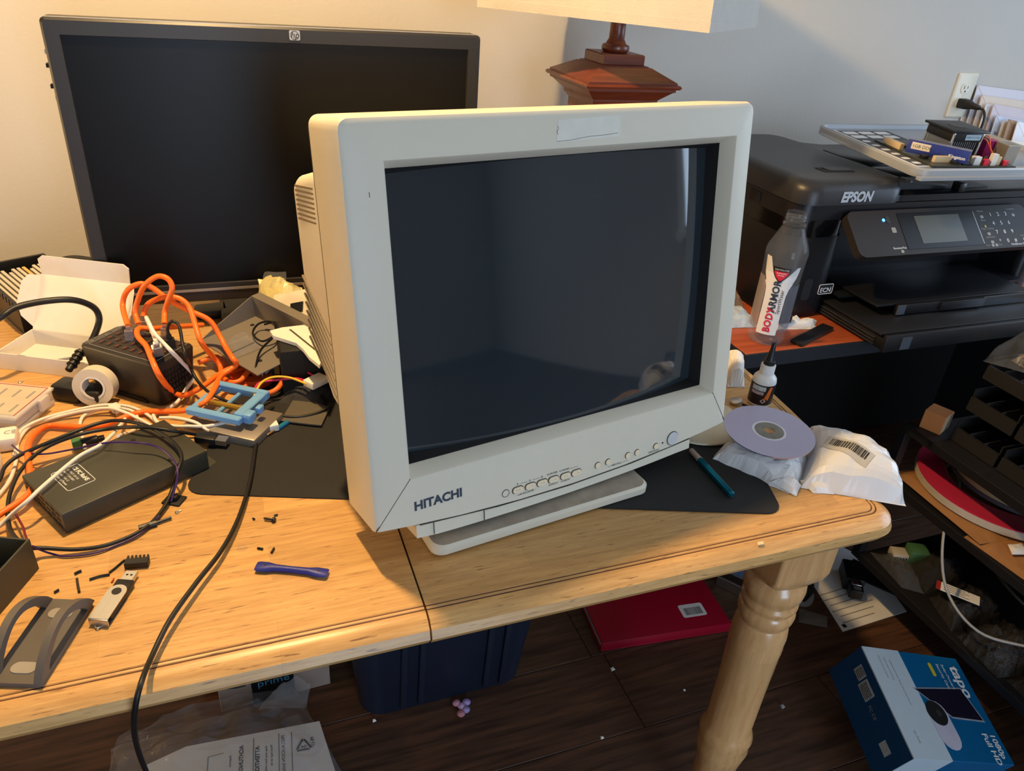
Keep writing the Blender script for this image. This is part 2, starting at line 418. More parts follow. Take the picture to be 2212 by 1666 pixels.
def leg_geo():
    prof = [(0.022, 0.0), (0.026, 0.03), (0.030, 0.10), (0.034, 0.19), (0.038, 0.215), (0.0415, 0.235), (0.039, 0.248), (0.0425, 0.262), (0.0385, 0.276), (0.0355, 0.283), (0.0365, 0.38), (0.0385, 0.462), (0.0392, 0.466), (0.0385, 0.470), (0.0392, 0.474), (0.0385, 0.478), (0.0395, 0.496), (0.0375, 0.512), (0.0345, 0.520), (0.0355, 0.5225), (0.0395, 0.531), (0.0405, 0.540), (0.0385, 0.5475), (0.0372, 0.549), (0.0372, 0.552), (0.0398, 0.556), (0.0398, 0.561), (0.0368, 0.565), (0.0368, 0.568), (0.0415, 0.577), (0.043, 0.588), (0.0415, 0.599), (0.036, 0.606), (0.034, 0.612)]
    return join(lathe(prof, 40), loft([[(x, y, z) for x, y in rrect(-h_, -h_, h_, h_, r_, 5)] for h_, r_, z in ((0.034, 0.033, 0.609), (0.040, 0.030, 0.612), (0.0445, 0.012, 0.622), (0.0448, 0.004, 0.632), (0.0448, 0.004, 0.717))]))
lg = None
for lx, ly in ((0.661, 0.589), (0.68, 1.41), (-1.03, 0.589), (-1.03, 1.41)):
    if lg is None:
        lg = obj('leg', leg_geo(), W_LEG, table, 40); lg.location = (lx - 0.14, ly - 1.0, 0)
    else: share('leg', lg, table, (lx - 0.14, ly - 1.0, 0))
obj('apron', join(box((-0.98, 0.62, 0.65), (0.62, 0.64, 0.716)), box((-0.98, 1.38, 0.65), (0.62, 1.40, 0.716)), box((0.65, 0.66, 0.65), (0.67, 1.36, 0.716))), W_LEG, table, 0, world=True)
chip = obj('wood_chip', pillow([(0.531, 0.5125), (0.539, 0.512), (0.541, 0.516), (0.534, 0.517)], 0.001, 4, 3, 0.001), mat('bare_chip', S(236, 206, 160), 0.8), None, 0)
tag(chip, 'tiny pale wood chip on the table groove near the front edge', 'wood chip')

# desk mat
cmx = frame3((0.598, 0.5515, TT), (-0.951, 0.309, 0))
mo = obj('desk_mat', prism(rrect(0.0, -0.29, 0.72, 0.0, 0.022), 0.0004, 0.0022), MAT, None, 0)
mo.matrix_basis = cmx
tag(mo, 'black rubber desk mat lying askew beneath the beige monitor', 'desk mat')

# ================================================================== BEIGE CRT MONITOR
CB = Vector((0.104, 0.591, 0.80)); cy_, ct_ = 0.205, 0.16
CM = Matrix.Translation(CB) @ Matrix.Rotation(cy_, 4, 'Z') @ Matrix.Rotation(-ct_, 4, 'X')
crt = thing('crt_monitor', 'bulky beige tube monitor with dark curved screen on swivel foot', 'monitor', m=CM)
CW, CH = 0.502, 0.402
def zb(x): return -0.0190 * max(0.0, 1 - ((x - 0.258) / 0.258) ** 2)
TS = [0, .004, .008, .013, .019, .03, .08, .2, .35, .5, .65, .8, .92, .97, .981, .987, .992, .996]
def outer_loop(ins, y):
    P = []; r = 0.010
    def cl(x, z):
        x = min(max(x, ins), CW - ins); lo = zb(x) + ins * 0.2; hi = CH - ins
        z = min(max(z, lo), hi)
        for cx in (ins + r, CW - ins - r):
            if (cx < CW / 2 and x < cx or cx > CW / 2 and x > cx) and z > hi - r:
                v = Vector((x - cx, z - (hi - r)));
                if v.length > r: v = v.normalized() * r
                x, z = cx + v.x, hi - r + v.y
        return (x, y, z)
    for t in TS: P.append(cl(CW * t, -1))
    for t in TS: P.append(cl(CW, CH * t if t else -1))
    for t in TS: P.append(cl(CW * (1 - t), CH))
    for t in TS: P.append(cl(0, CH * (1 - t)))
    return P
IN = [(0.0425, 0.0505), (0.4740, 0.0465), (0.4735, 0.3650), (0.0400, 0.3635)]
def inner_loop(e, y):
    P = []; c = (sum(p[0] for p in IN) / 4, sum(p[1] for p in IN) / 4)
    Q = [(p[0] + (e if p[0] < c[0] else -e), p[1] + (e if p[1] < c[1] else -e)) for p in IN]
    for k in range(4):
        a, b = Q[k], Q[(k + 1) % 4]
        for t in TS: P.append((a[0] + (b[0] - a[0]) * t, y, a[1] + (b[1] - a[1]) * t))
    return P
obj('bezel', loft([outer_loop(0.001, 0.075), outer_loop(0.0, 0.073), outer_loop(0.0, 0.007), outer_loop(0.0018, 0.002), outer_loop(0.006, 0.0), inner_loop(-0.001, 0.0), inner_loop(0.0005, 0.0015), inner_loop(0.0075, 0.018)], cap=False), BEIGE, crt, 32)
def glass(u, v):
    x = 0.040 + 0.436 * u; z = 0.046 + 0.32 * v
    return (x, 0.016 + 0.016 * (2 * u - 1) ** 2 + 0.004 * (2 * v - 1) ** 2, z)
obj('tube_border', loft([inner_loop(0.0075, 0.0175), inner_loop(0.014, 0.034), inner_loop(0.02, 0.034)], cap=False), BLACKM, crt, 0)
obj('screen', grid(glass, 40, 30), GLASS, crt, 60)
ch = [(0.046, -0.0225)] + [(0.046 + 0.393 * i / 16, -0.0225 - 0.0075 * math.sin(math.pi * min(1, i / 16 * 1.0)) ** 0.6) for i in range(1, 16)] + [(0.4395, -0.0245)]
top_ = [(0.4395 - 0.3935 * i / 16, zb(0.4395 - 0.3935 * i / 16) - 0.0004) for i in range(17)]
obj('chin', join(prism_y(ch + top_, 0.0012, 0.07)), BEIGE, crt, 25)
def line_part(name, a, b, w=0.0007, proud=0.0002, m=SEAM):
    a, b = Vector((a[0], 0, a[1])), Vector((b[0], 0, b[1])); d = (b - a).normalized(); nrm = Vector((-d.z, 0, d.x)) * w / 2
    P = [a - nrm, b - nrm, b + nrm, a + nrm]
    return obj(name, prism_y([(p.x, p.z) for p in P], -proud, 0.001), m, crt, 0)
line_part('seam', (0.0425, 0.0505), (0.001, 0.001)); line_part('seam', (0.474, 0.0465), (0.5005, 0.001))
for sx_ in (0.066, 0.128): line_part('seam', (sx_, zb(sx_) - 0.001), (sx_, -0.0235 if sx_ < 0.1 else -0.0278), 0.0006)
for i in range(16):
    xa, xb = 0.05 + 0.388 * i / 16, 0.05 + 0.388 * (i + 1) / 16
    if i % 4 == 0: line_part('seam', (xa, zb(xa) - 0.0003), (0.05 + 0.388 * (i + 4) / 16, zb(0.05 + 0.388 * (i + 4) / 16) - 0.0003), 0.0008)
# buttons
def pill(w, h, n=8):
    r = h / 2
    return [(w / 2 - r + r * math.cos(R(-90 + 180 * i / n)), r * math.sin(R(-90 + 180 * i / n))) for i in range(n + 1)] + [(-w / 2 + r + r * math.cos(R(90 + 180 * i / n)), r * math.sin(R(90 + 180 * i / n))) for i in range(n + 1)]
BTN = mat('button_cream', S(224, 206, 174), 0.4, var=0.02)
for i, bx in enumerate((0.172, 0.189, 0.205, 0.221, 0.238, 0.254)):
    zz = -0.0022 - 0.0005 * i
    o = obj('button', prism_y([(bx + p[0], zz + p[1]) for p in pill(0.0136, 0.0072)], -0.0016, 0.002), BTN, crt, 40)
    obj('button_rim', join(tube([(bx + p[0] * 1.08, -0.0002, zz + p[1] * 1.12) for p in pill(0.0136, 0.0072) + [pill(0.0136, 0.0072)[0]]], 0.0005, 5, 1, False)), SEAM, o, 0)
for bx, r_ in ((0.286, 0.0038), (0.302, 0.0038), (0.333, 0.0038), (0.348, 0.0038), (0.379, 0.0038), (0.156, 0.0042), (0.407, 0.0088)):
    zz = -0.0045 if bx < 0.4 else -0.0008
    if bx == 0.156: zz = -0.002
    pw = bx > 0.4
    o = obj('power_button' if pw else ('sensor_cover' if bx == 0.156 else 'round_button'), prism_y(circ(bx, zz, r_, 28), -0.0003 if bx == 0.156 else -0.0014, 0.002), BEIGE if bx == 0.156 else (mat('power_grey', S(190, 190, 188), 0.4) if pw else BTN), crt, 40)
    obj('button_rim', tube([(p[0], -0.0002, p[1]) for p in circ(bx, zz, r_ * 1.06, 24) + [circ(bx, zz, r_ * 1.06, 24)[0]]], 0.00045, 5, 1, False), SEAM, o, 0)
obj('indicator', prism_y(circ(0.3905, -0.003, 0.0012, 12), -0.0004, 0.001), BLACKM, crt, 0)
text('brand_lettering', 'HITACHI', 0.0142, INKN, crt, (0.0445, -0.0003, 0.0125), sx=1.02, bold=0.0005)
for s_, x_, z_ in (('- LANGUAGE -', 0.183, -0.0105), ('H.MORE', 0.2195, 0.0032), ('V.MORE', 0.2365, 0.0027), ('H.MCN', 0.221, -0.0112), ('V.MCN', 0.238, -0.0117), ('R', 0.172, 0.0036), ('G', 0.1885, 0.0033), ('B', 0.205, 0.003), ('RECALL', 0.316, -0.0125), ('DEGAUSS', 0.376, -0.0118)):
    text('button_print', s_, 0.0034, INK, crt, (x_, -0.0002, z_), sx=1.2, align='CENTER', ext=0.00005)
for i in range(6):
    text('button_print', '-   +'if i % 2 else '<  >', 0.0034, INKG, crt, ((0.172, 0.189, 0.205, 0.221, 0.238, 0.254)[i], -0.0018, -0.0034 - 0.0005 * i), align='CENTER', ext=0.00005)
line_part('print_line', (0.176, 0.0045), (0.185, 0.0041), 0.0003, m=INK); line_part('print_line', (0.192, 0.0041), (0.202, 0.0038), 0.0003, m=INK); line_part('print_line', (0.244, 0.0031), (0.257, 0.0028), 0.0003, m=INK); line_part('print_line', (0.302, -0.0115), (0.311, -0.0118), 0.0003, m=INK); line_part('print_line', (0.322, -0.0118), (0.333, -0.0115), 0.0003, m=INK)
RES = mat('sticker_residue', S(212, 208, 194), 0.3, var=0.05, vscale=60)
obj('tape_patch', prism_y([(0.222, 0.3705), (0.302, 0.373), (0.302, 0.3935), (0.224, 0.3915)], -0.0002, 0.001), RES, crt, 0)
def scr_line(P, r=0.0003): obj('scratch', tube([(x, -0.0001, z) for x, z in P], r, 4, 3), SEAM, crt, 0)
scr_line([(0.2225, 0.3715), (0.24, 0.3722), (0.262, 0.3745), (0.28, 0.375), (0.299, 0.3763)]); scr_line([(0.2235, 0.386), (0.2245, 0.3835), (0.2228, 0.381), (0.224, 0.378)]); scr_line([(0.024, 0.339), (0.0243, 0.3345)])
# rear shell
obj('rear_shell', loft([[(x, 0.066, z) for x, z in rrect(0.002, 0.10, 0.500, 0.352, 0.012)], [(x, 0.10, z) for x, z in rrect(0.003, 0.108, 0.499, 0.350, 0.012)], [(x, 0.150, z) for x, z in rrect(0.004, 0.158, 0.498, 0.342, 0.012)], [(x, 0.164, z) for x, z in rrect(0.006, 0.170, 0.496, 0.337, 0.012)], [(x, 0.172, z) for x, z in rrect(0.013, 0.178, 0.489, 0.332, 0.012)], [(x, 0.26, z) for x, z in rrect(0.07, 0.16, 0.43, 0.310, 0.02)], [(x, 0.42, z) for x, z in rrect(0.12, 0.12, 0.38, 0.28, 0.02)]]), BEIGE, crt, 25)
obj('under_body', prism_x([(0.05, -0.012), (0.20, 0.010), (0.36, 0.055), (0.36, 0.17), (0.05, 0.17)], 0.10, 0.40), BEIGE, crt, 30)
for i in range(8):
    z_ = 0.3335 - 0.0047 * i
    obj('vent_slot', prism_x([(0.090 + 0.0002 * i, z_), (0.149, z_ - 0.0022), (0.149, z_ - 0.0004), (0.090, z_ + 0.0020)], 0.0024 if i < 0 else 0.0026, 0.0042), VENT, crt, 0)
for i in range(16):
    z_ = 0.240 - 0.0098 * i; ya = 0.158
    if z_ < 0.198: pass
    y0_, y1_ = 0.085, 0.160
    zf, zk = z_ - 0.052, z_ - 0.004
    if zf < 0.106: 
        t_ = (0.106 - zf) / (zk - zf); y0_, zf = y0_ + (y1_ - y0_) * t_, 0.106
    if zk < 0.165:
        continue
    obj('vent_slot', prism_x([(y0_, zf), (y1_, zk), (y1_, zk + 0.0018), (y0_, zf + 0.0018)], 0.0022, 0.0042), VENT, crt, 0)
obj('seam', join(box((0.0, 0.0738, 0.012), (0.0008, 0.0748, 0.392))), SEAM, crt, 0)
# foot, standing level on the table
fa = at(945, 1207); fb = at(1392, 1072)
FM = frame3((fa.x - 0.004, fa.y - 0.003, TT), (math.cos(R(8.6)), math.sin(R(8.6)), 0))
foot = obj('foot', xm(loft([[(x, y, z) for x, y in rrect(0.0 + i, 0.0 + i, 0.292 - i, 0.27 - i, 0.014)] for z, i in ((0.0025, 0.002), (0.004, 0.0), (0.012, 0.0), (0.0148, 0.003))]), FM), BEIGE, crt, 30, world=True)
obj('foot_top', xm(prism(rrect(0.0035, 0.0035, 0.2885, 0.2665, 0.013), 0.0145, 0.0151), FM), BEIGED, foot, 0, world=True)
obj('swivel_neck', xm(xf(lathe([(0.09, 0.012), (0.085, 0.03), (0.08, 0.06)], 32), (0.146, 0.15, 0)), FM), BEIGE, crt, 40, world=True)

# ================================================================== BLACK FLAT MONITOR
HX0, HX1, HY, HZ0, HZ1 = -0.2025, 0.399, 1.22, 0.800, 1.2115
hp = thing('flat_monitor', 'wide black flat monitor switched off against the wall', 'monitor', ((HX0 + HX1) / 2, HY, TT))
hw = (HX1 - HX0) / 2; zt, zb_ = HZ1 - TT, HZ0 - TT
def rect(x0, z0, x1, z1, y, r=0.006): return [(x, y, z) for x, z in rrect(x0, z0, x1, z1, r, 3)]
HPB = mat('monitor_bezel', S(38, 36, 35), 0.42, var=0.04, bump=0.05, bscale=1500)
obj('bezel', loft([rect(-hw + 0.004, zb_ + 0.004, hw - 0.004, zt - 0.004, 0.052), rect(-hw, zb_, hw, zt, 0.040), rect(-hw, zb_, hw, zt, 0.003), rect(-hw + 0.003, zb_ + 0.003, hw - 0.003, zt - 0.003, 0.0), rect(-hw + 0.0205, zb_ + 0.030, hw - 0.0195, zt - 0.0205, 0.0, 0.001), rect(-hw + 0.0215, zb_ + 0.031, hw - 0.0205, zt - 0.0215, 0.004, 0.001)], cap=False), HPB, hp, 30)
obj('screen', box((-hw + 0.020, 0.0038, zb_ + 0.029), (hw - 0.019, 0.006, zt - 0.020)), LCDP, hp, 0)
obj('back_cover', loft([rect(-hw + 0.01, zb_ + 0.01, hw - 0.01, zt - 0.01, 0.05), rect(-hw + 0.05, zb_ + 0.04, hw - 0.05, zt - 0.05, 0.075)]), BLACKP, hp, 30)
obj('trim_strip', box((-hw + 0.006, -0.0012, zb_ + 0.0185), (hw - 0.006, 0.002, zb_ + 0.0225)), SILVER, hp, 0, label='thin silver trim under the screen')
obj('top_edge', box((-hw + 0.006, 0.004, zt - 0.0005), (hw - 0.006, 0.010, zt + 0.0006)), SILVER, hp, 0)
bd = obj('badge', prism_y(rrect(0.012, zt - 0.0165, 0.027, zt - 0.0035, 0.002), -0.0012, 0.001), SILVER, hp, 0, label='small silver maker badge')
text('badge_print', 'hp', 0.012, INK, bd, (0.0195, -0.0014, zt - 0.0135), align='CENTER', shear=0.25, ext=0.0001)
obj('badge_ring', tube([(p[0], -0.0014, p[1]) for p in circ(0.0195, zt - 0.0100, 0.0056, 20) + [circ(0.0195, zt - 0.01, 0.0056, 20)[0]]], 0.0004, 5, 1, False), INK, bd, 0)
obj('neck', box((-0.05, 0.075, 0.02), (0.05, 0.115, 0.30), 0.006), BLACKP, hp)
obj('base', box((-0.13, 0.0, 0.001), (0.13, 0.21, 0.018), 0.006), BLACKP, hp)
for zz, wd in ((1.168, 0.004), (1.1505, 0.006), (1.139, 0.002), (1.124, 0.006), (1.109, 0.003)):
    obj('side_clip', box((-hw - wd, 0.018, zz - TT - 0.003), (-hw + 0.01, 0.03, zz - TT + 0.002)), BLACKM if wd > 0.004 else SILVER, hp, 0)

# ================================================================== TABLE LAMP
LX, LY = 0.70, 1.346
lamp = thing('table_lamp', 'table lamp with square reddish wood post and cream rectangular shade', 'lamp', (LX, LY, TT))
def sq(h, z): return [(-h, -h, z), (h, -h, z), (h, h, z), (-h, h, z)]
def sqloft(P): return loft([sq(h, z - TT) for h, z in P])
obj('base', sqloft([(0.10, 0.7505), (0.10, 0.765), (0.092, 0.775), (0.085, 0.79), (0.07, 0.80)]), W_LAMP, lamp, 20)
obj('post', sqloft([(0.058, 0.795), (0.058, 1.105)]), W_LAMP, lamp, 20)
cap = obj('cap', sqloft([(0.060, 1.098), (0.066, 1.106), (0.066, 1.110), (0.084, 1.126), (0.088, 1.1275), (0.088, 1.1315), (0.093, 1.1325), (0.0955, 1.136), (0.093, 1.1395), (0.089, 1.140), (0.089, 1.143), (0.052, 1.163)]), W_LAMP, lamp, 20)
obj('plinth', sqloft([(0.048, 1.160), (0.048, 1.1645), (0.044, 1.1655), (0.041, 1.1665), (0.041, 1.181), (0.039, 1.183)]), W_LAMP, lamp, 20)
obj('stem', xf(lathe([(0.020, 1.182), (0.0245, 1.186), (0.026, 1.190), (0.0245, 1.195), (0.019, 1.197), (0.017, 1.201), (0.0145, 1.205), (0.014, 1.23), (0.016, 1.236), (0.014, 1.24), (0.008, 1.26), (0.008, 1.36)], 28), (0, 0, -TT)), W_LAMP, lamp, 40)
SHADE = mat('linen_shade', S(192, 185, 174), 0.85, var=0.03, bump=0.5, bscale=700)
sa = R(-50)
su, sv = Vector((math.cos(sa), math.sin(sa), 0)), Vector((-math.sin(sa), math.cos(sa), 0))
def shade_loop(L, W, z, ox=0.0):
    return [tuple(su * (a * L) + sv * (b * W) + Vector((0, 0, z - TT))) for a, b in ((-.5, -.5), (.5, -.5), (.5, .5), (-.5, .5))]
sh = obj('shade', loft([shade_loop(0.417, 0.285, 1.2425), shade_loop(0.422, 0.29, 1.2415), shade_loop(0.40, 0.268, 1.52), shade_loop(0.395, 0.263, 1.52), shade_loop(0.415, 0.283, 1.2435)], cap=False), SHADE, lamp, 20)
obj('shade_hem', loft([shade_loop(0.4232, 0.2912, 1.2405), shade_loop(0.4225, 0.2905, 1.2555), shade_loop(0.418, 0.286, 1.2555), shade_loop(0.418, 0.286, 1.2405), shade_loop(0.4232, 0.2912, 1.2405)], cap=False), SHADE, sh, 20)

# ================================================================== DESK AND WHAT STANDS ON IT
DZ = 0.74
DESKE = mat('desk_edge_black', S(34, 36, 40), 0.5, var=0.03)
desk = thing('desk', 'black framed computer desk with reddish brown top under the printer', 'desk', (1.55, 1.30, 0))
obj('desktop', box((0.832, 0.957, DZ - 0.02), (2.30, 1.64, DZ), 0.0015), W_DESK, desk, 20, world=True)
obj('edge_band', join(box((0.829, 0.953, DZ - 0.028), (2.303, 0.957, DZ - 0.0008)), box((0.829, 0.957, DZ - 0.028), (0.8318, 1.64, DZ - 0.0008))), DESKE, desk, 0, world=True)
for x_ in (0.85, 2.26): obj('side_panel', box((x_, 1.30 if x_ < 1 else 0.97, 0.0), (x_ + 0.02, 1.63, DZ - 0.0205)), BLACKM, desk, 0, world=True)
obj('back_panel', box((0.871, 1.60, 0.0), (2.259, 1.62, DZ - 0.0205)), BLACKM, desk, 0, world=True)

# ---- printer
PR = thing('printer', 'large black office printer with touch panel on the desk', 'printer', (1.255, 1.28, DZ))
def pp(name, g, m, smooth=30, parent=None, label=None): return obj(name, g, m, parent or PR, smooth, world=True, label=label)
px0, px1, pf, pb = 0.972, 1.660, 1.072, 1.49
def col_loop(x0, y0, x1, y1, r, z, n=8): return [(x, y, z) for x, y in rrect(x0, y0, x1, y1, r, n)]
pp('body', join(box((px0 + 0.004, pf + 0.10, DZ + 0.002), (px1 - 0.004, pb, 0.93)), loft([col_loop(px0, pf, px0 + 0.135, pb, 0.045, DZ + 0.002), col_loop(px0, pf, px0 + 0.135, pb, 0.045, 0.905)]), loft([col_loop(px1 - 0.05, pf, px1, pb, 0.02, DZ + 0.002), col_loop(px1 - 0.05, pf, px1, pb, 0.02, 0.93)])), PRINTB)
pp('gloss_band', loft([col_loop(px0 + 0.001, pf + 0.001, px0 + 0.134, pb - 0.001, 0.045, 0.905), col_loop(px0 + 0.001, pf + 0.001, px0 + 0.134, pb - 0.001, 0.045, 0.938)]), BLACKG)
pp('scanner_unit', join(loft([col_loop(px0, pf + 0.002, px1, pb, 0.04, 0.936), col_loop(px0, pf + 0.002, px1, pb, 0.04, 0.966)])), PRINTB)
lidL = [col_loop(px0 - 0.001, pf - 0.004, px0 + 0.245, pb, 0.042, 0.967), col_loop(px0 - 0.001, pf - 0.004, px0 + 0.245, pb, 0.042, 0.990), col_loop(px0 + 0.004, pf + 0.002, px0 + 0.243, pb - 0.004, 0.040, 1.001), col_loop(px0 + 0.013, pf + 0.012, px0 + 0.238, pb - 0.01, 0.034, 1.0075), col_loop(px0 + 0.03, pf + 0.03, px0 + 0.23, pb - 0.02, 0.02, 1.0085)]
pp('feeder_cover', loft(lidL), PRINTER, 35)
pp('lid', join(loft([col_loop(px0 + 0.22, pf + 0.004, px1, pb, 0.02, 0.967), col_loop(px0 + 0.22, pf + 0.004, px1, pb, 0.02, 0.979), col_loop(px0 + 0.225, pf + 0.01, px1 - 0.006, pb - 0.006, 0.02, 0.982)])), PRINTB)
pp('feeder_tray', join(prism_y([(px0 + 0.235, 0.981), (px1 - 0.2, 0.981), (px1 - 0.2, 0.9835), (px0 + 0.38, 0.986), (px0 + 0.30, 0.993), (px0 + 0.244, 1.006), (px0 + 0.236, 1.006)], pf + 0.03, pb - 0.03)), PRINTER, 20)
pp('paper_guide', join(box((px0 + 0.262, pf + 0.14, 0.998), (px0 + 0.330, pf + 0.27, 1.004), 0.002)), PRINTB)
pp('paper_guide', join(box((px0 + 0.266, pf + 0.05, 0.997), (px0 + 0.345, pf + 0.115, 1.002), 0.002)), PRINTB)
pp('front_lip', xf(prism(rrect(-0.055, -0.016, 0.055, 0.016, 0.012), 0, 0.004), (px0 + 0.295, pf + 0.016, 0.999), (0, R(5), 0)), PRINTER)
pp('catch', box((px0 + 0.375, pf + 0.0, 0.982), (px0 + 0.392, pf + 0.02, 1.0), 0.002), PRINTB)
pp('latch_recess', xf(prism(rrect(-0.036, -0.016, 0.036, 0.016, 0.003), 0, 0.0012), (px0 + 0.135, pf + 0.085, 1.0082), (0, 0, R(-2))), BLACKM, 0)
pp('latch', xf(box((-0.024, -0.013, 0), (0.032, 0.013, 0.0022), 0.0008), (px0 + 0.137, pf + 0.085, 1.0088), (0, 0, R(-2))), PRINTER)
pp('port_recess', box((px0 - 0.002, pf + 0.115, 0.940), (px0 + 0.004, pf + 0.145, 0.960)), BLACKM, 0)
lg_ = pp('brand_lettering', box((0, 0, 0), (0.0001, 0.0001, 0.0001)), INKW, 0)
bpy.data.objects.remove(lg_)
text('brand_lettering', 'EPSON', 0.0255, mat('silver_print', S(186, 192, 198), 0.4, var=0), PR, (1.055 - 1.255, pf - 0.0048 - 1.28, 0.9735 - DZ), shear=0.12, sx=0.92, bold=0.0011)
# tilted control panel: local x right, y up the slope, z out
pa, pbm = Vector((1.072, 1.066, 0.955)), Vector((1.072, 0.998, 0.890))
PMx = frame3(pbm, (1, 0, 0), Vector((0, -(pa - pbm).z, (pa - pbm).y)))
PL = (pa - pbm).length
pnl = pp('control_panel', xm(join(prism([(x, y) for x, y in rrect(0.0, 0.0, 0.459, PL, 0.016)], -0.016, 0.0)), PMx), PANEL, 25)
def on_panel(name, g, m, lab=None): return obj(name, xm(g, PMx), m, pnl, 25, world=True, label=lab)
on_panel('display_surround', prism(rrect(0.118, 0.010, 0.312, PL - 0.008, 0.002), 0.0, 0.0007), mat('surround_black', S(18, 16, 16), 0.4, var=0, spec=0.2))
on_panel('display', prism(rrect(0.158, 0.020, 0.272, PL - 0.016, 0.001), 0.0007, 0.0011), mat('lcd_off', S(66, 68, 60), 0.45, var=0.02, vscale=10))
on_panel('power_led', prism(circ(0.082, PL - 0.021, 0.0028, 16), 0, 0.001), mat('blue_led', S(30, 90, 255), 0.3, var=0, emit=((0.02, 0.22, 1.0, 1), 14)), 'glowing blue power light')
on_panel('power_button', prism(rrect(0.088, PL - 0.028, 0.097, PL - 0.013, 0.003), 0, 0.0008), PRINTER)
on_panel('status_icon', prism(rrect(0.094, 0.046, 0.104, 0.057, 0.002), 0, 0.0004), INKG)
on_panel('fax_light', prism(rrect(0.098, 0.004, 0.105, 0.010, 0.002), 0, 0.0006), INKG)
for x_ in (0.330, 0.340): on_panel('tray_light', prism(rrect(x_, 0.004, x_ + 0.007, 0.010, 0.002), 0, 0.0006), INKG)
on_panel('side_groove', box((0.3125, 0.012, 0), (0.3135, PL - 0.012, 0.0006)), SILVER)
def ptext(body, x, y, size, m=INKG, al='CENTER'):
    t = text('panel_print', body, size, m, pnl, (0, 0, 0), (0, 0, 0), al, ext=0.00005)
    t.matrix_parent_inverse = wm(pnl).inverted(); t.matrix_basis = PMx @ Matrix.Translation((x, y, 0.0003)); return t
for r_, rowt in enumerate(('123', '456', '789', '*0#')):
    for c_, chh in enumerate(rowt): ptext(chh, 0.358 + 0.021 * c_ - 0.002 * r_ * 0, PL - 0.024 - 0.0195 * r_, 0.0115, INKW)
ptext('Home', 0.333, PL - 0.014, 0.0062); ptext('Reset', 0.333, PL - 0.034, 0.006); ptext('Paper Setting', 0.336, PL - 0.0525, 0.006); ptext('Job/Status', 0.336, PL - 0.071, 0.006)
ptext('Contacts', 0.417, PL - 0.012, 0.006); ptext('Clear', 0.424, 0.022, 0.006); ptext('C', 0.424, 0.0125, 0.009, INKW)
ptext('WorkForce WF-7710', 0.411, 0.0045, 0.0062, INKW); ptext('Error', 0.321, 0.006, 0.005); ptext('Data', 0.354, 0.006, 0.005); ptext('Received Fax', 0.098, 0.0125, 0.006, INKW)
on_panel('reset_mark', prism([(0.333, PL - 0.049), (0.3355, PL - 0.0455), (0.333, PL - 0.042), (0.3305, PL - 0.0455)], 0, 0.0004), mat('yellow_ink', S(210, 180, 60), 0.5, var=0))
for x_, y_ in ((0.333, PL - 0.0245), (0.335, PL - 0.062), (0.336, PL - 0.080), (0.42, PL - 0.024)): on_panel('key_icon', prism(rrect(x_ - 0.004, y_ - 0.003, x_ + 0.004, y_ + 0.003, 0.001), 0, 0.0003), INKG)
# output and paper trays
pp('bay_floor', box((px0 + 0.135, pf - 0.02, 0.785), (px1 - 0.05, pf + 0.10, 0.79)), PRINTB, 0)
pp('output_tray', join(box((1.135, 0.985, 0.792), (1.545, 1.14, 0.797), 0.001), box((1.18, 0.975, 0.776), (1.54, 0.985, 0.797), 0.002), box((1.285, 0.970, 0.779), (1.40, 0.976, 0.797), 0.001)), PRINTB)
pp('tray_corner', box((1.178, 0.9735, 0.7775), (1.197, 0.976, 0.7965)), mat('tray_grey', S(70, 74, 80), 0.4), 0)
pp('paper_tray', join(box((1.095, 0.908, DZ + 0.002), (1.545, 1.16, DZ + 0.026), 0.003), box((1.090, 0.916, DZ + 0.028), (1.548, 1.16, DZ + 0.034), 0.002), box((1.088, 0.90, DZ + 0.002), (1.550, 0.910, DZ + 0.036), 0.003)), BLACKP)
for k in range(3): pp('tray_rib', box((1.0915, 0.93, DZ + 0.006 + 0.006 * k), (1.0945, 1.1, DZ + 0.0085 + 0.006 * k)), DGREY, 0)
pp('tray_grip', box((1.125, 0.8985, DZ + 0.006), (1.148, 0.901, DZ + 0.03)), mat('tray_grey', S(70, 74, 80), 0.4), 0)
st_ = text('sticker_print', 'ECN', 0.0135, INKW, PR, (1.085 - 1.255, pf - 0.0006 - 1.28, 0.7915 - DZ), (R(90), 0, 0), 'CENTER')
pp('sticker', prism_y(rrect(1.068, 0.788, 1.102, 0.808, 0.003), pf - 0.0003, pf + 0.001), mat('sticker_dark', S(30, 30, 30), 0.5), 0)
pp('sticker_rim', tube([(p[0], pf - 0.0005, p[1]) for p in rrect(1.068, 0.788, 1.102, 0.808, 0.003) + [rrect(1.068, 0.788, 1.102, 0.808, 0.003)[0]]], 0.0006, 5, 1, False), INKW, 0)
pp('finger_recess', prism_y(rrect(1.028, 0.778, 1.048, 0.822, 0.006), pf - 0.001, pf + 0.001), BLACKM, 0)

# ---- frosted box lid on the printer with a circuit board on it
TA, TB_ = Vector((1.180, 1.345, 1.040)), Vector((1.188, 1.036, 1.0195))
TMx = frame3(TB_, (1, -0.03, 0.0), (TA - TB_).cross(Vector((-1, 0.03, 0))))
tl = thing('box_lid', 'frosted translucent plastic box lid lying on top of the printer', 'box lid', m=TMx)
TL_ = (TA - TB_).length
def lid_loop(i, z): return [(x, y, z) for x, y in rrect(i, i, 0.42 - i, TL_ - i, 0.028 - min(i, 0.02), 6)]
obj('rim', loft([lid_loop(0.004, 0.0), lid_loop(0.0, 0.002), lid_loop(0.0, 0.016), lid_loop(0.003, 0.019), lid_loop(0.007, 0.018), lid_loop(0.009, 0.010)], cap=False), FROST, tl, 40)
obj('panel', prism(rrect(0.006, 0.006, 0.414, TL_ - 0.006, 0.024), 0.006, 0.010), FROST, tl, 0)
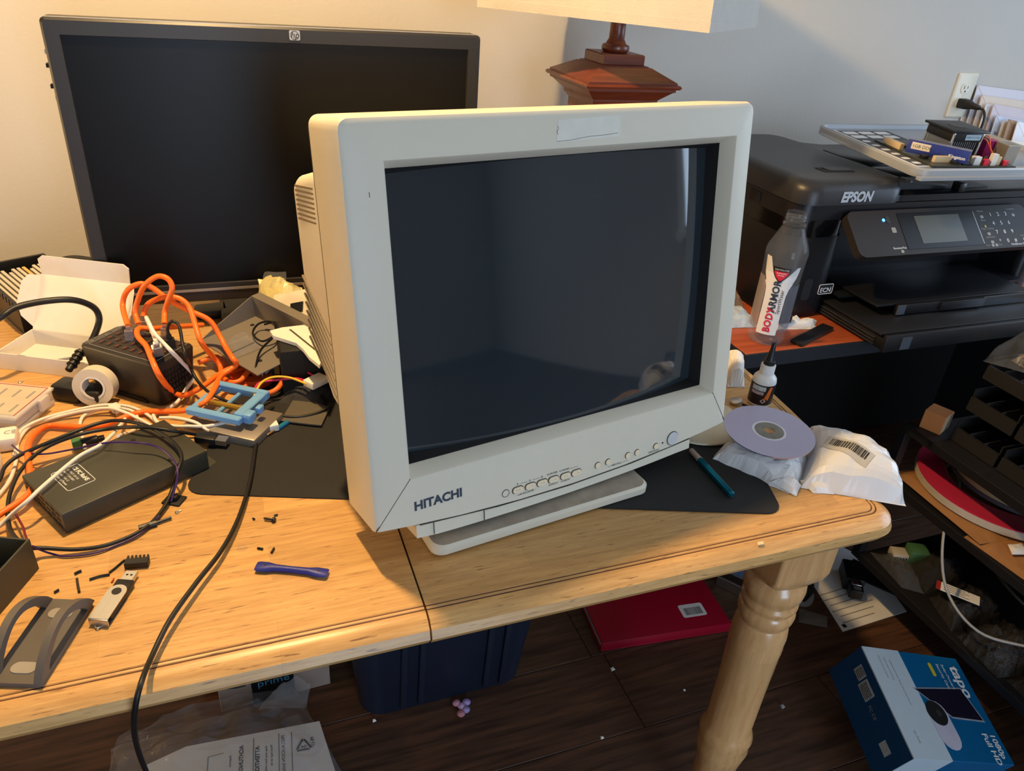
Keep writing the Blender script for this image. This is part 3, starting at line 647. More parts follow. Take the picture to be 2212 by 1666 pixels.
obj('edge_strip', prism(rrect(-0.004, -0.010, 0.30, 0.004, 0.004), 0.001, 0.006), FROST, tl, 20)
sheet = tag(obj('printed_card', prism([(0, 0), (0.135, 0.0), (0.135, 0.235), (0, 0.235)], 0, 0.0012), mat('dark_card', S(78, 78, 78), 0.6), None, 0), 'dark card printed with rows of white rounded shapes under the circuit board', 'card')
sheet.matrix_basis = TMx @ Matrix.Translation((0.035, 0.045, 0.0102))
k = 0
for i in range(3):
    for j in range(8):
        big = j > 5
        g = prism(rrect(0.006 + 0.042 * i, 0.012 + 0.028 * j, 0.006 + 0.042 * i + (0.034 if big else 0.018), 0.012 + 0.028 * j + (0.02 if big else 0.012), 0.004, 3), 0.0012, 0.0014)
        obj('white_cutout', g, PAPER, sheet, 0)
obj('white_border', prism([(-0.004, -0.004), (0.138, -0.004), (0.138, 0.0), (0, 0.0), (0, 0.24), (-0.004, 0.24)], 0.0, 0.0013), PAPER, sheet, 0)
BMx = TMx @ Matrix.Translation((0.062, 0.035, 0.011)) @ Matrix.Rotation(R(-3), 4, 'Z')
mb = thing('circuit_board', 'computer circuit board with black cooling fan and blue memory stick', 'circuit board', m=BMx)
PCB = mat('pcb_green_grey', S(66, 68, 58), 0.4, var=0.2, vscale=120)
obj('board', box((0, 0, 0.001), (0.20, 0.17, 0.0032)), PCB, mb, 0)
HS = mat('heatsink_fins', S(150, 154, 158), 0.35, metal=0.8, var=0.02)
hs = obj('heatsink', box((0.070, 0.048, 0.0035), (0.136, 0.112, 0.008)), HS, mb, 0)
for i in range(14): obj('fin', box((0.0705 + 0.005 * i, 0.049, 0.008), (0.0722 + 0.005 * i, 0.111, 0.036)), HS, hs, 0)
fan = obj('fan', join(box((0.066, 0.044, 0.036), (0.140, 0.116, 0.054), 0.002)), BLACKP, mb)
obj('fan_shroud', box((0.060, 0.040, 0.0535), (0.146, 0.121, 0.058), 0.001), BLACKP, fan)
obj('fan_hub', xf(lathe([(0.018, 0), (0.018, 0.0008)], 28), (0.103, 0.08, 0.058)), DGREY, fan, 30)
obj('fan_sticker', box((0.096, 0.0432, 0.040), (0.132, 0.0439, 0.050)), mat('fan_label', S(170, 190, 196), 0.5), fan, 0)
text('sticker_print', 'AEROCOOL', 0.006, INKN, fan, (0.114, 0.0431, 0.0432), align='CENTER', ext=0.00003)
for x_, y_ in ((0.0685, 0.046), (0.1375, 0.046), (0.0685, 0.114), (0.1375, 0.114)): obj('fan_post', xf(lathe([(0.0025, 0.003), (0.0025, 0.05), (0.0032, 0.05), (0.002, 0.053)], 10), (x_, y_, 0)), CHROME, fan)
RB = mat('memory_blue', S(44, 58, 128), 0.35, var=0.03)
rm = obj('memory_stick', xf(box((0, -0.0022, 0), (0.112, 0.0022, 0.026), 0.001), (0.0, 0, 0)), RB, mb)
rm.matrix_basis = Matrix.Translation((0.002, 0.082, 0.006)) @ Matrix.Rotation(R(-46), 4, 'Z')
obj('memory_label', box((0.008, -0.0026, 0.008), (0.042, -0.0021, 0.021)), mat('label_cream', S(222, 206, 178), 0.5), rm, 0)
text('memory_print', '1GB DDR', 0.0085, INK, rm, (0.0095, -0.0027, 0.0115), ext=0.00003)
text('memory_print', 'Kingston', 0.0085, INKW, rm, (0.076, -0.0024, 0.0065), ext=0.00003, bold=0.0002)
obj('memory_edge', box((0.0, -0.0025, 0.0245), (0.112, 0.0025, 0.0272)), mat('edge_silverblue', S(150, 156, 180), 0.35, metal=0.5), rm, 0)
for (x_, y_, w_, d_, h_, m_, nm) in ((0.02, 0.02, 0.07, 0.008, 0.012, 'cream_socket', 'slot'), (0.004, 0.10, 0.01, 0.05, 0.012, 'cream_socket', 'slot'), (0.10, 0.006, 0.016, 0.010, 0.016, 'white_conn', 'connector'), (0.125, 0.004, 0.010, 0.008, 0.012, 'red_conn', 'connector'), (0.14, 0.004, 0.012, 0.010, 0.022, 'white_conn', 'connector'), (0.156, 0.008, 0.010, 0.010, 0.016, 'cream_socket', 'connector'), (0.172, 0.004, 0.010, 0.008, 0.010, 'red_conn', 'connector'), (0.16, 0.05, 0.03, 0.02, 0.035, 'magenta_port', 'port'), (0.165, 0.075, 0.03, 0.06, 0.03, 'magenta_port', 'port'), (0.178, 0.015, 0.03, 0.032, 0.036, 'tin_port', 'port'), (0.055, 0.008, 0.012, 0.01, 0.006, 'chip_black', 'chip'), (0.075, 0.004, 0.02, 0.006, 0.004, 'chip_black', 'chip'), (0.012, 0.04, 0.012, 0.012, 0.007, 'chip_black', 'chip'), (0.03, 0.115, 0.02, 0.02, 0.004, 'chip_black', 'chip')):
    cc = {'cream_socket': S(214, 188, 146), 'white_conn': S(222, 218, 208), 'red_conn': S(206, 50, 74), 'magenta_port': S(156, 28, 86), 'tin_port': S(168, 160, 146), 'chip_black': S(26, 26, 26)}[m_]
    obj(nm, box((x_, y_, 0.003), (x_ + w_, y_ + d_, 0.003 + h_), 0.0006, 1), mat(m_, cc, 0.4, metal=0.7 if m_ == 'tin_port' else 0), mb, 0)
for i, (x_, y_) in enumerate(((0.088, 0.012), (0.094, 0.018), (0.06, 0.03), (0.052, 0.028), (0.115, 0.02), (0.15, 0.03), (0.12, 0.035), (0.018, 0.13))): obj('capacitor', xf(lathe([(0.0034, 0.003), (0.0034, 0.013), (0.003, 0.0135)], 12), (x_, y_, 0)), mat('cap_can', S(120, 116, 110), 0.3, metal=0.7), mb)
for i, c_ in enumerate((S(224, 110, 30), S(30, 30, 30), S(200, 60, 30))): obj('fan_wire', tube([(0.142, 0.05 + 0.002 * i, 0.044), (0.149, 0.042, 0.04 + 0.004 * i), (0.151, 0.03, 0.03), (0.147, 0.014 + 0.002 * i, 0.022)], 0.0009, 6), mat('wire%d' % i, c_, 0.4, var=0), mb)

# ---- wall outlet and plug
OP = mat('outlet_ivory', S(214, 208, 188), 0.4, var=0.01)
ol = thing('wall_outlet', 'ivory double wall outlet on the back wall behind the printer', 'outlet', (1.949, Y1, 1.075))
obj('plate', loft([[(x, 0.0, z) for x, z in rrect(-0.0355, -0.058, 0.0355, 0.058, 0.003)], [(x, -0.004, z) for x, z in rrect(-0.0355, -0.058, 0.0355, 0.058, 0.003)], [(x, -0.006, z) for x, z in rrect(-0.032, -0.0545, 0.032, 0.0545, 0.003)]]), OP, ol, 25)
for z_ in (0.0195, -0.0195):
    rc = obj('receptacle', prism_y([(0.0165 * math.cos(R(a)), z_ + max(-0.0125, min(0.0125, 0.0165 * math.sin(R(a))))) for a in range(0, 360, 12)], -0.0078, -0.005), OP, ol, 25)
    obj('slot', join(box((-0.0075, -0.0081, z_ - 0.002), (-0.0055, -0.007, z_ + 0.007)), box((0.0055, -0.0081, z_ - 0.001), (0.0072, -0.007, z_ + 0.006)), xf(box((-0.0022, -0.0081, z_ - 0.010), (0.0022, -0.007, z_ - 0.006)))), BLACKM, rc, 0)
obj('screw', xf(lathe([(0.0025, 0), (0.002, 0.001)], 12), (0, -0.006, 0), (R(90), 0, 0)), OP, ol)
pg = thing('power_plug', 'black plug with cord in the lower socket of the wall outlet', 'plug', (1.949, Y1 - 0.0085, 1.0555))
obj('plug_body', loft([[(x, -0.0005, z) for x, z in rrect(-0.015, -0.012, 0.015, 0.013, 0.004)], [(x, -0.022, z) for x, z in rrect(-0.014, -0.012, 0.014, 0.012, 0.004)], [(x + 0.004, -0.034, z - 0.001) for x, z in rrect(-0.008, -0.008, 0.008, 0.008, 0.003)], [(x + 0.010, -0.052, z - 0.003) for x, z in rrect(-0.006, -0.006, 0.006, 0.006, 0.003)]]), BLACKC, pg, 30)
obj('cord', tube([(0.010, -0.05, -0.003), (0.014, -0.066, -0.008), (0.016, -0.075, -0.03), (0.014, -0.075, -0.07), (0.01, -0.07, -0.13), (0.008, -0.06, -0.30)], 0.0035, 8), BLACKC, pg, 60)

# ---- letters behind the printer
rnd = random.Random(11)
cols = [S(222, 222, 226), S(210, 206, 212), S(214, 198, 182), S(228, 228, 230), S(204, 192, 196), S(196, 204, 220), S(222, 214, 200), S(170, 140, 116), S(226, 226, 230)]
names = ['white envelope', 'pale grey envelope', 'cream envelope', 'white letter', 'pinkish grey envelope', 'bluish white envelope', 'ivory envelope', 'brown kraft envelope', 'white window envelope']
hold = thing('letter_holder', 'dark letter holder standing on the desk behind the printer, full of mail', 'letter holder', (2.14, 1.545, DZ))
obj('tray_floor', box((-0.22, -0.085, 0.001), (0.12, 0.085, 0.008)), BLACKM, hold, 0)
for y_ in (-0.085, 0.079): obj('divider', box((-0.22, y_, 0.008), (0.12, y_ + 0.006, 0.12)), BLACKM, hold, 0)
place = ['farthest back against the wall', 'second from the wall', 'third from the wall', 'fourth from the wall', 'fifth from the wall', 'sixth from the wall', 'seventh from the wall', 'eighth from the wall', 'foremost of the upright mail']
for i in range(9):
    w_, h_ = 0.24, rnd.uniform(0.34, 0.37) - 0.010 * i
    e = thing('envelope', '%s in the upright mail stack, %s' % (names[i], place[i]), 'envelope', m=Matrix.Translation((1.955 + 0.006 * i + rnd.uniform(0, 0.008), 1.618 - 0.0175 * i, DZ + 0.009)) @ Matrix.Rotation(R(-6 - i * 0.8), 4, 'X') @ Matrix.Rotation(R(3 + i * 0.8), 4, 'Y'), group='upright letters behind the printer')
    mm = mat('envelope_paper_%d' % i, cols[i], 0.75, var=0.02)
    obj('sheet', box((0, -0.0014, 0), (w_, 0.0014, h_), 0.0006, 1), mm, e, 0)
    obj('flap', prism_y([(0.0, h_ - 0.001), (w_, h_ - 0.001), (w_ * 0.75, h_ - 0.05), (w_ * 0.25, h_ - 0.05)], -0.0022, -0.0013), mm, e, 0)
    if i == 5: text('envelope_print', 'HMSCT', 0.016, INK, e, (0.022, -0.0024, 0.20), (R(90), R(-90), 0))
    if i == 8:
        obj('stamp_picture', prism_y([(0.05, h_ - 0.13), (0.14, h_ - 0.13), (0.14, h_ - 0.03), (0.05, h_ - 0.03)], -0.003, -0.0022), mat('green_photo', S(54, 78, 40), 0.5, var=0.2, vscale=40), e, 0)
for i in range(7):
    e = tag(obj('folded_card', box((0, -0.0016, 0), (0.16, 0.0016, 0.255 - 0.012 * i + rnd.uniform(-0.006, 0.006)), 0.0006, 1), mat('card_paper_%d' % i, [S(226, 216, 200), S(210, 204, 200), S(60, 84, 134), S(222, 222, 224), S(150, 110, 80), S(228, 224, 216), S(204, 204, 208)][i], 0.75, var=0.03), None, 0),
            ['cream', 'warm grey', 'blue', 'white', 'brown', 'ivory', 'light grey'][i] + ' folded card in the lower mail row at the right of the circuit board', 'card', 'lower row of mail')
    e.matrix_basis = Matrix.Translation((1.895 + 0.008 * i, 1.440 - 0.013 * i, DZ + 0.001)) @ Matrix.Rotation(R(-5), 4, 'X') @ Matrix.Rotation(R(4), 4, 'Y')

# ---- water bottle on the desk corner
bc = Vector((0.905, 1.003, DZ)); 
wb = thing('water_bottle', 'empty clear plastic water bottle with white label on the desk corner', 'bottle', bc, R(0))
bprof = [(0.020, 0.002), (0.029, 0.0015), (0.033, 0.006), (0.0335, 0.016), (0.031, 0.022), (0.0335, 0.03), (0.034, 0.06), (0.034, 0.12), (0.0355, 0.158), (0.0365, 0.172), (0.034, 0.181), (0.0205, 0.211), (0.0175, 0.216), (0.0195, 0.218), (0.0195, 0.2205), (0.0165, 0.2215), (0.0165, 0.226), (0.0178, 0.228), (0.0165, 0.230), (0.0178, 0.233), (0.0165, 0.2355), (0.0165, 0.24)]
def facet(prof, n=36, k=0.0):
    V, F = lathe(prof, n, cap=False); return V, F
obj('bottle_body', join(lathe(bprof, 36, cap=False)), BOTTLE, wb, 50)
obj('bottle_floor', xf(lathe([(0.028, 0.0), (0.028, 0.0015)], 24), (0, 0, 0.0012)), BOTTLE, wb, 0)
fa_ = math.atan2(-bc.y, -bc.x)       # towards the viewer's side
def wrap(P, r):  # (arc offset in metres, height) on the bottle skin, facing the room
    return [((r) * math.cos(fa_ + a / r), (r) * math.sin(fa_ + a / r), z) for a, z in P]
def wrapgrid(left, right, zs, r, nu=8):
    V = []
    for k_, z in enumerate(zs):
        for i in range(nu + 1):
            a = left[k_] + (right[k_] - left[k_]) * i / nu; V.append(wrap([(a, z)], r)[0])
    F = [(j * (nu + 1) + i, j * (nu + 1) + i + 1, (j + 1) * (nu + 1) + i + 1, (j + 1) * (nu + 1) + i) for j in range(len(zs) - 1) for i in range(nu)]
    return V, F
LBL = mat('bottle_label_white', S(224, 222, 220), 0.45, var=0.01)
zs = [0.024, 0.05, 0.08, 0.10, 0.112, 0.122]
obj('label', wrapgrid([-0.019, -0.019, -0.019, -0.0195, -0.021, -0.026], [0.017, 0.017, 0.017, 0.0175, 0.020, 0.025], zs, 0.0347), LBL, wb, 60)
obj('label', wrapgrid([-0.024, -0.03, -0.033, -0.036], [0.0, -0.012, -0.018, -0.024], [0.122, 0.136, 0.15, 0.165], 0.0347), LBL, wb, 60)
obj('label', wrapgrid([0.0, 0.009, 0.018, 0.027], [0.024, 0.029, 0.032, 0.034], [0.122, 0.132, 0.142, 0.152], 0.0347), LBL, wb, 60)
SLV = film('label_smoke', (0.30, 0.27, 0.29, 1), 0.3, 0.75)
obj('side_print', wrapgrid([-0.050] * 5, [-0.0205] * 3 + [-0.022, -0.03], [0.03, 0.06, 0.1, 0.115, 0.128], 0.0346), SLV, wb, 60)
obj('side_print', wrapgrid([0.0185, 0.0185, 0.0185, 0.022], [0.05] * 4, [0.03, 0.06, 0.1, 0.118], 0.0346), film('label_smoke_dark', (0.16, 0.16, 0.18, 1), 0.3, 0.6), wb, 60)
shl = obj('shield', wrapgrid([-0.001, -0.008, -0.013, -0.0155, -0.016], [0.001, 0.008, 0.013, 0.0155, 0.016], [0.1235, 0.131, 0.139, 0.1475, 0.151], 0.0352), mat('shield_black', S(26, 24, 26), 0.4), wb, 60)
obj('shield_red', wrapgrid([-0.001, -0.0065, -0.011, -0.0125], [0.001, 0.0065, 0.011, 0.0125], [0.127, 0.132, 0.139, 0.1435], 0.0354), mat('shield_crimson', S(206, 40, 62), 0.4), shl, 60)
def wtext(body, size, m, a, z, vert=True, bold=0.0):
    c = bpy.data.curves.new('label_print', 'FONT'); c.body = body; c.size = size; c.resolution_u = 2; c.offset = bold; c.align_x = 'LEFT' if vert else 'CENTER'
    t = bpy.data.objects.new('label_print', c); COL.objects.link(t)
    me = bpy.data.meshes.new_from_object(t); bpy.data.objects.remove(t); bpy.data.curves.remove(c)
    for v in me.vertices:
        x, y = v.co.x, v.co.y
        p = wrap([(a - y, z + x)] if vert else [(a + x, z + y)], 0.0357)[0]
        v.co = p
    me.materials.clear(); me.materials.append(m)
    o = bpy.data.objects.new('label_print', me); COL.objects.link(o); o.parent = wb; return o
wtext('BODY', 0.0172, REDINK, 0.0040, 0.029, bold=0.0005); wtext('ARMOR', 0.0172, INKN, 0.0040, 0.0675, bold=0.0005); wtext('SportWater', 0.0092, INKN, 0.0125, 0.066)
wtext('ELECTROLYTES', 0.0035, INKW, 0, 0.1455, False); wtext('ALKALINE', 0.0036, INKW, 0, 0.1395, False); wtext('WATER', 0.0034, INKW, 0, 0.1355, False)

# ---- small things around the bottle
g = obj('black_strip', box((-0.012, 0.0, 0), (0.012, 0.125, 0.007), 0.002), BLACKP); g.matrix_basis = frame3((0.948, 0.968, DZ + 0.0008), (0.39, -0.92, 0))
tag(g, 'flat black plastic strip lying on the brown desk beside the bottle', 'plastic strip')
tag(obj('crumpled_tissue', pillow([(0.950, 1.035, DZ), (1.03, 1.018, DZ), (1.065, 1.05, DZ), (0.97, 1.068, DZ)], 0.012, 10, 4, 0.010, freq=60), PAPER, None, 0), 'crumpled white tissue under the printer behind the bottle', 'tissue')
tag(obj('dark_clip', box((0.958, 1.03, DZ + 0.012), (0.985, 1.045, DZ + 0.03), 0.004), BLACKP), 'small dark clip lying in the tissue behind the bottle', 'clip')
mc = pillow([(0.845, 1.06, DZ), (0.925, 1.05, DZ), (0.945, 1.12, DZ), (0.86, 1.14, DZ)], 0.022, 8, 9, 0.006)
tag(obj('printed_packet', mc, mat('pale_blue_print', S(176, 190, 204), 0.5, var=0.35, vscale=60), None, 0), 'pale blue printed packet at the left end of the brown desk', 'packet')
tag(obj('wood_shavings_bag', pillow([(0.84, 1.12, DZ), (0.94, 1.11, DZ), (0.96, 1.20, DZ), (0.85, 1.21, DZ)], 0.05, 12, 12, 0.012, freq=70), mat('mixed_brown_bits', S(128, 104, 84), 0.5, var=0.5, vscale=160), None, 0), 'clear bag of brown bits beside the printer, behind the bottle', 'bag')
tag(obj('pink_wrapper', pillow([(0.865, 1.195, DZ + 0.045), (0.90, 1.19, DZ + 0.045), (0.905, 1.215, DZ + 0.045), (0.87, 1.22, DZ + 0.045)], 0.02, 6, 2, 0.006), mat('pink_foil', S(196, 54, 96), 0.35), None, 0), 'small pink wrapper on the bag behind the bottle', 'wrapper')

# ---- glue bottle on the table's back corner
gb = thing('glue_bottle', 'small white glue bottle with black nozzle cap at the table edge', 'bottle', (0.7365, 0.793, TT))
obj('bottle_body', lathe([(0.014, 0.0006), (0.0172, 0.002), (0.0178, 0.006), (0.0178, 0.041), (0.0168, 0.046), (0.013, 0.0505), (0.0108, 0.052), (0.0108, 0.067), (0.008, 0.068)], 32), mat('milky_plastic', S(228, 226, 220), 0.35, var=0.02), gb, 45)
cp = obj('cap', lathe([(0.0085, 0.067), (0.0088, 0.0735), (0.0072, 0.0745), (0.0036, 0.093), (0.0034, 0.102), (0.0028, 0.103)], 24), BLACKP, gb, 40)
obj('wrap_label', lathe([(0.0180, 0.005), (0.0180, 0.0385)], 32, cap=False), mat('label_dark', S(40, 24, 26), 0.4, var=0.1), gb, 60)
ga = math.atan2(-0.793, -0.7365)
def gl(P, r=0.0182): return [(r * math.cos(ga + a / r), r * math.sin(ga + a / r), z) for a, z in P]
def glq(a0, a1, z0, z1, n=5): 
    V = []
    for z in (z0, z1): V += gl([(a0 + (a1 - a0) * i / n, z) for i in range(n + 1)])
    return V, [(i, i + 1, n + 2 + i, n + 1 + i) for i in range(n)]
obj('label_patch', glq(-0.016, 0.006, 0.029, 0.0365), mat('label_pale', S(190, 196, 200), 0.4, var=0.4, vscale=400), gb, 0)
obj('label_patch', glq(-0.016, 0.004, 0.0225, 0.0275), mat('label_pale2', S(176, 160, 160), 0.4, var=0.4, vscale=500), gb, 0)
obj('orange_mark', (gl([(0.006, 0.016), (0.013, 0.014), (0.017, 0.036), (0.012, 0.036), (0.009, 0.026)], 0.01825), [(0, 1, 2, 3, 4)]), mat('label_orange', S(228, 120, 50), 0.4, var=0.05), gb, 0)
obj('hazard_mark', (gl([(0.001, 0.0125), (0.0055, 0.0085), (0.010, 0.0125), (0.0055, 0.0165)], 0.0183), [(0, 1, 2, 3)]), mat('hazard_white', S(226, 206, 206), 0.4), gb, 0)
obj('hazard_mark', (gl([(0.0049, 0.0105), (0.0061, 0.0105), (0.0063, 0.0148), (0.0047, 0.0148)], 0.01842), [(0, 1, 2, 3)]), INK, gb, 0)
tag(obj('paper_scrap', pillow([(0.715, 0.846), (0.742, 0.838), (0.80, 0.925), (0.775, 0.945)], 0.03, 7, 21, 0.006), PAPER, None, 0), 'folded white paper scrap behind the right side of the beige monitor', 'paper')

# ---- inspection mirror, cream disc, disc, mailers, pen
im = thing('inspection_mirror', 'small round inspection mirror with thin black handle behind the disc', 'mirror', (0.697, 0.797, TT))
obj('mirror_head', xf(lathe([(0.009, 0), (0.0095, 0.001), (0.0095, 0.003), (0.0085, 0.0035)], 24), (0, 0, 0.004), (R(-8), R(-10), 0)), CHROME, im)
obj('handle', tube([(0.006, -0.008, 0.004), (0.012, -0.025, 0.0035), (0.02, -0.10, 0.0035)], 0.0021, 8), BLACKC, im)
tag(obj('cream_disc', xf(lathe([(0.068, 0.0005), (0.070, 0.002), (0.069, 0.004), (0.055, 0.0045)], 48), (0.606, 0.770, TT + 0.0022)), mat('cream_plastic', S(208, 198, 170), 0.5, var=0.04), None, 40), 'flat cream plastic disc on the black mat beside the monitor', 'disc')
bag1 = thing('mailer_bag', 'small puffy white mailer bag lying under the shiny disc', 'mailer bag', (0.635, 0.655, TT))
obj('bag_film', pillow([(0.575, 0.678), (0.632, 0.585), (0.703, 0.628), (0.66, 0.728)], 0.034, 16, 33, 0.008, power=0.42, freq=34), POLY, bag1, 0, world=True)
obj('torn_flap', pillow([(0.618, 0.606, TT + 0.006), (0.637, 0.578, TT), (0.655, 0.592, TT + 0.002), (0.64, 0.615, TT + 0.01)], 0.010, 6, 5, 0.005), POLY, bag1, 0, world=True)
bag2 = thing('mailer_bag', 'larger white mailer bag with barcode label at the table corner', 'mailer bag', (0.735, 0.60, TT))
bq = [(0.655, 0.592), (0.766, 0.523), (0.800, 0.588), (0.752, 0.705)]
obj('bag_film', pillow(bq, 0.052, 16, 51, 0.006, power=0.42, freq=26), POLY, bag2, 0, world=True)
obj('folded_edge', pillow([(0.660, 0.600, TT + 0.004), (0.664, 0.578, TT), (0.690, 0.568, TT), (0.69, 0.585, TT + 0.012)], 0.008, 6, 8, 0.004), POLY, bag2, 0, world=True)
from mathutils.bvhtree import BVHTree
bagg = pillow(bq, 0.052, 16, 51, 0.006, power=0.42, freq=26)
bvh = BVHTree.FromPolygons([Vector(p) for p in bagg[0]], bagg[1])
lx_, ly_ = Vector((0.387, -0.922, 0)), Vector((0.922, 0.387, 0))
def stick(a_, b_, lift):     # a point of the label laid on the bag's skin
    p = Vector((0.714, 0.624, 0)) + lx_ * a_ + ly_ * b_
    h_ = bvh.ray_cast(Vector((p.x, p.y, 1.0)), Vector((0, 0, -1)))[0]
    return (p.x, p.y, (h_.z if h_ else TT + 0.05) + lift)
lb = obj('barcode_label', grid(lambda u, v: stick(-0.004 + 0.062 * u, -0.014 + 0.022 * v, 0.0008), 20, 8), mat('label_grey', S(176, 174, 168), 0.4), bag2, 60, world=True)
rnd = random.Random(2); x_ = 0.003; bars = []
while x_ < 0.052:
    w_ = rnd.choice((0.0007, 0.0012, 0.0019)); bars.append(grid(lambda u, v: stick(x_ + w_ * u, -0.007 + 0.011 * v, 0.0013), 1, 5)); x_ += w_ + rnd.choice((0.0007, 0.0013))
obj('barcode', join(*bars), INK, lb, 0, world=True)
DISCM = bpy.data.materials.new('optical_disc'); DISCM.use_nodes = True
_b = DISCM.node_tree.nodes['Principled BSDF']; _b.inputs['Base Color'].default_value = S(190, 180, 206); _b.inputs['Metallic'].default_value = 0.9; _b.inputs['Roughness'].default_value = 0.2
_b.inputs['Anisotropic'].default_value = 0.8; _b.inputs['Coat Weight'].default_value = 1.0; _b.inputs['Coat Roughness'].default_value = 0.03
_tg = DISCM.node_tree.nodes.new('ShaderNodeTangent'); _tg.direction_type = 'RADIAL'; _tg.axis = 'Z'; DISCM.node_tree.links.new(_tg.outputs[0], _b.inputs['Tangent'])
cdm = Matrix.Translation((0.6515, 0.668, TT + 0.0405)) @ Matrix.Rotation(R(2.5), 4, 'X') @ Matrix.Rotation(R(-1.5), 4, 'Y')
cd = thing('optical_disc', 'shiny purple silver optical disc resting on the small mailer bag', 'disc', m=cdm)
def ringp(r0, r1, z0, z1, n=64): return loft([[(r * math.cos(2 * math.pi * i / n), r * math.sin(2 * math.pi * i / n), z) for i in range(n)] for r, z in ((r0, z0), (r1, z0), (r1, z1), (r0, z1), (r0, z0))], cap=False)
obj('data_ring', ringp(0.0225, 0.060, -0.0006, 0.0006), DISCM, cd, 30)
obj('clear_ring', ringp(0.0195, 0.0225, -0.0006, 0.0007), mat('disc_rim_white', S(206, 206, 214), 0.3), cd, 30)
obj('hub_ring', ringp(0.0075, 0.0195, -0.0006, 0.0005), mat('disc_hub', S(120, 116, 104), 0.25, var=0.3, vscale=90), cd, 30)
pa_, pb2 = at(1492, 972, 0.757), at(1582, 1070, 0.757)
pen = thing('marker_pen', 'metallic teal stylus pen with white tip on the black mat', 'pen', m=frame3(pa_, pb2 - pa_))
PLn = (pb2 - pa_).length; TEAL = mat('teal_metal', S(0, 112, 136), 0.28, metal=0.7, var=0.03)
obj('barrel', loft([[(x, 0.0046 * math.cos(t), 0.0046 * math.sin(t)) for t in [2 * math.pi * k_ / 6 + 0.5 for k_ in range(6)]] for x in (0.024, PLn - 0.003)] + [[(PLn, 0.003 * math.cos(t), 0.003 * math.sin(t)) for t in [2 * math.pi * k_ / 6 + 0.5 for k_ in range(6)]]]), TEAL, pen, 20)
obj('tip', xf(lathe([(0.0025, 0.0), (0.0037, 0.002), (0.0041, 0.024), (0.0044, 0.0245)], 16), (0, 0, 0), (0, R(90), 0)), mat('pen_white', S(206, 192, 180), 0.5), pen)

# ================================================================== LEFT SIDE OF THE TABLE
# slotted tray
td = Vector((0.46, -0.888, 0)); tn = Vector((0.888, 0.46, 0))
STm = frame3((-0.392, 1.44, TT), tn)   # local x across, local y backwards (towards the wall)
STm = Matrix(((tn.x, -td.x, 0, -0.416 + 0.0), (tn.y, -td.y, 0, 1.205 + 0.0), (0, 0, 1, TT), (0, 0, 0, 1)))
_o = Vector((-0.321, 1.249, TT)); STm = Matrix(((tn.x, -td.x, 0, _o.x), (tn.y, -td.y, 0, _o.y), (0, 0, 1, TT), (0, 0, 0, 1)))
stt = thing('slotted_tray', 'black plastic tray with a row of pale strips at the far left', 'tray', m=STm)
obj('tray_shell', join(box((0, 0, 0.001), (0.112, 0.215, 0.004)), box((0, 0, 0.004), (0.005, 0.215, 0.05)), box((0.107, 0, 0.004), (0.112, 0.215, 0.05)), box((0.005, 0, 0.004), (0.107, 0.006, 0.05)), box((0.005, 0.209, 0.004), (0.107, 0.215, 0.05))), BLACKP, stt, 0)
for i in range(12):
    obj('strip', box((0.0085 + 0.0082 * i, 0.010, 0.03), (0.0138 + 0.0082 * i, 0.19 if i % 4 else 0.175, 0.042), 0.0006, 1), mat('strip_yellow', S(220, 180, 110), 0.6) if i == 7 else mat('strip_pale', S(206, 196, 178), 0.6), stt, 0)
for i in range(14): obj('rim_notch', box((-0.0012, 0.008 + 0.0148 * i, 0.040), (0.0, 0.015 + 0.0148 * i, 0.050)), DGREY, stt, 0)
tag(obj('black_case', xf(loft([[(x, y, z) for x, y in rrect(-a, -b, a, b, 0.02)] for a, b, z in ((0.05, 0.035, 0.001), (0.052, 0.037, 0.02), (0.045, 0.03, 0.04), (0.03, 0.018, 0.046))]), (-0.262, 1.46, TT), (0, 0, R(-30))), BLACKP, None, 40), 'black rounded case behind the white cardboard box', 'case')
# open white cardboard box
wA, wB_, wC = at(2, 798), at(118, 812), at(84, 719, 0.772)
ux = Vector((wB_.x - wA.x, wB_.y - wA.y, 0)).normalized(); 
WBm = frame3((-0.337, 1.143, TT), ux)
wbx = thing('cardboard_box', 'open white cardboard mailer box with raised lid on the table', 'box', m=WBm)
bw, bd_, bh, th = 0.148, 0.080, 0.027, 0.0018
obj('box_floor', box((0, 0, 0.001), (bw, bd_, 0.003)), CARDW, wbx, 0)
for nm, lo, hi in (('box_wall', (0, 0, 0.003), (bw, th, bh)), ('box_wall', (0, bd_ - th, 0.003), (bw, bd_, bh)), ('box_wall', (0, th, 0.003), (th, bd_ - th, bh)), ('box_wall', (bw - th, th, 0.003), (bw, bd_ - th, bh))): obj(nm, box(lo, hi), CARDW, wbx, 0)
LM = Matrix.Translation((0, bd_, bh)) @ Matrix.Rotation(R(58), 4, 'X')
lid = obj('box_lid', xm(box((0.002, 0, -th / 2), (bw - 0.002, 0.086, th / 2)), LM), CARDW, wbx, 0)
LM2 = LM @ Matrix.Translation((0, 0.086, 0)) @ Matrix.Rotation(R(30), 4, 'X')
obj('lid_flap', xm(prism([(0.004, 0), (bw - 0.004, 0), (bw - 0.002, 0.024), (bw - 0.010, 0.030), (0.010, 0.030), (0.002, 0.024)], -th / 2, th / 2), LM2), CARDW, lid, 0)
for s_ in (0, 1):
    LM3 = LM @ Matrix.Translation((bw - 0.002 if s_ else 0.002, 0, 0)) @ Matrix.Rotation(R(-48 if s_ else 48), 4, 'Y')
    P = [(0, 0.004), (0.018, 0.018), (0.026, 0.036), (0.024, 0.07), (0.016, 0.082), (0, 0.084)]
    obj('lid_flap', xm(prism([(x if s_ else -x, y) for x, y in P], -th / 2, th / 2), LM3), CARDW, lid, 0)
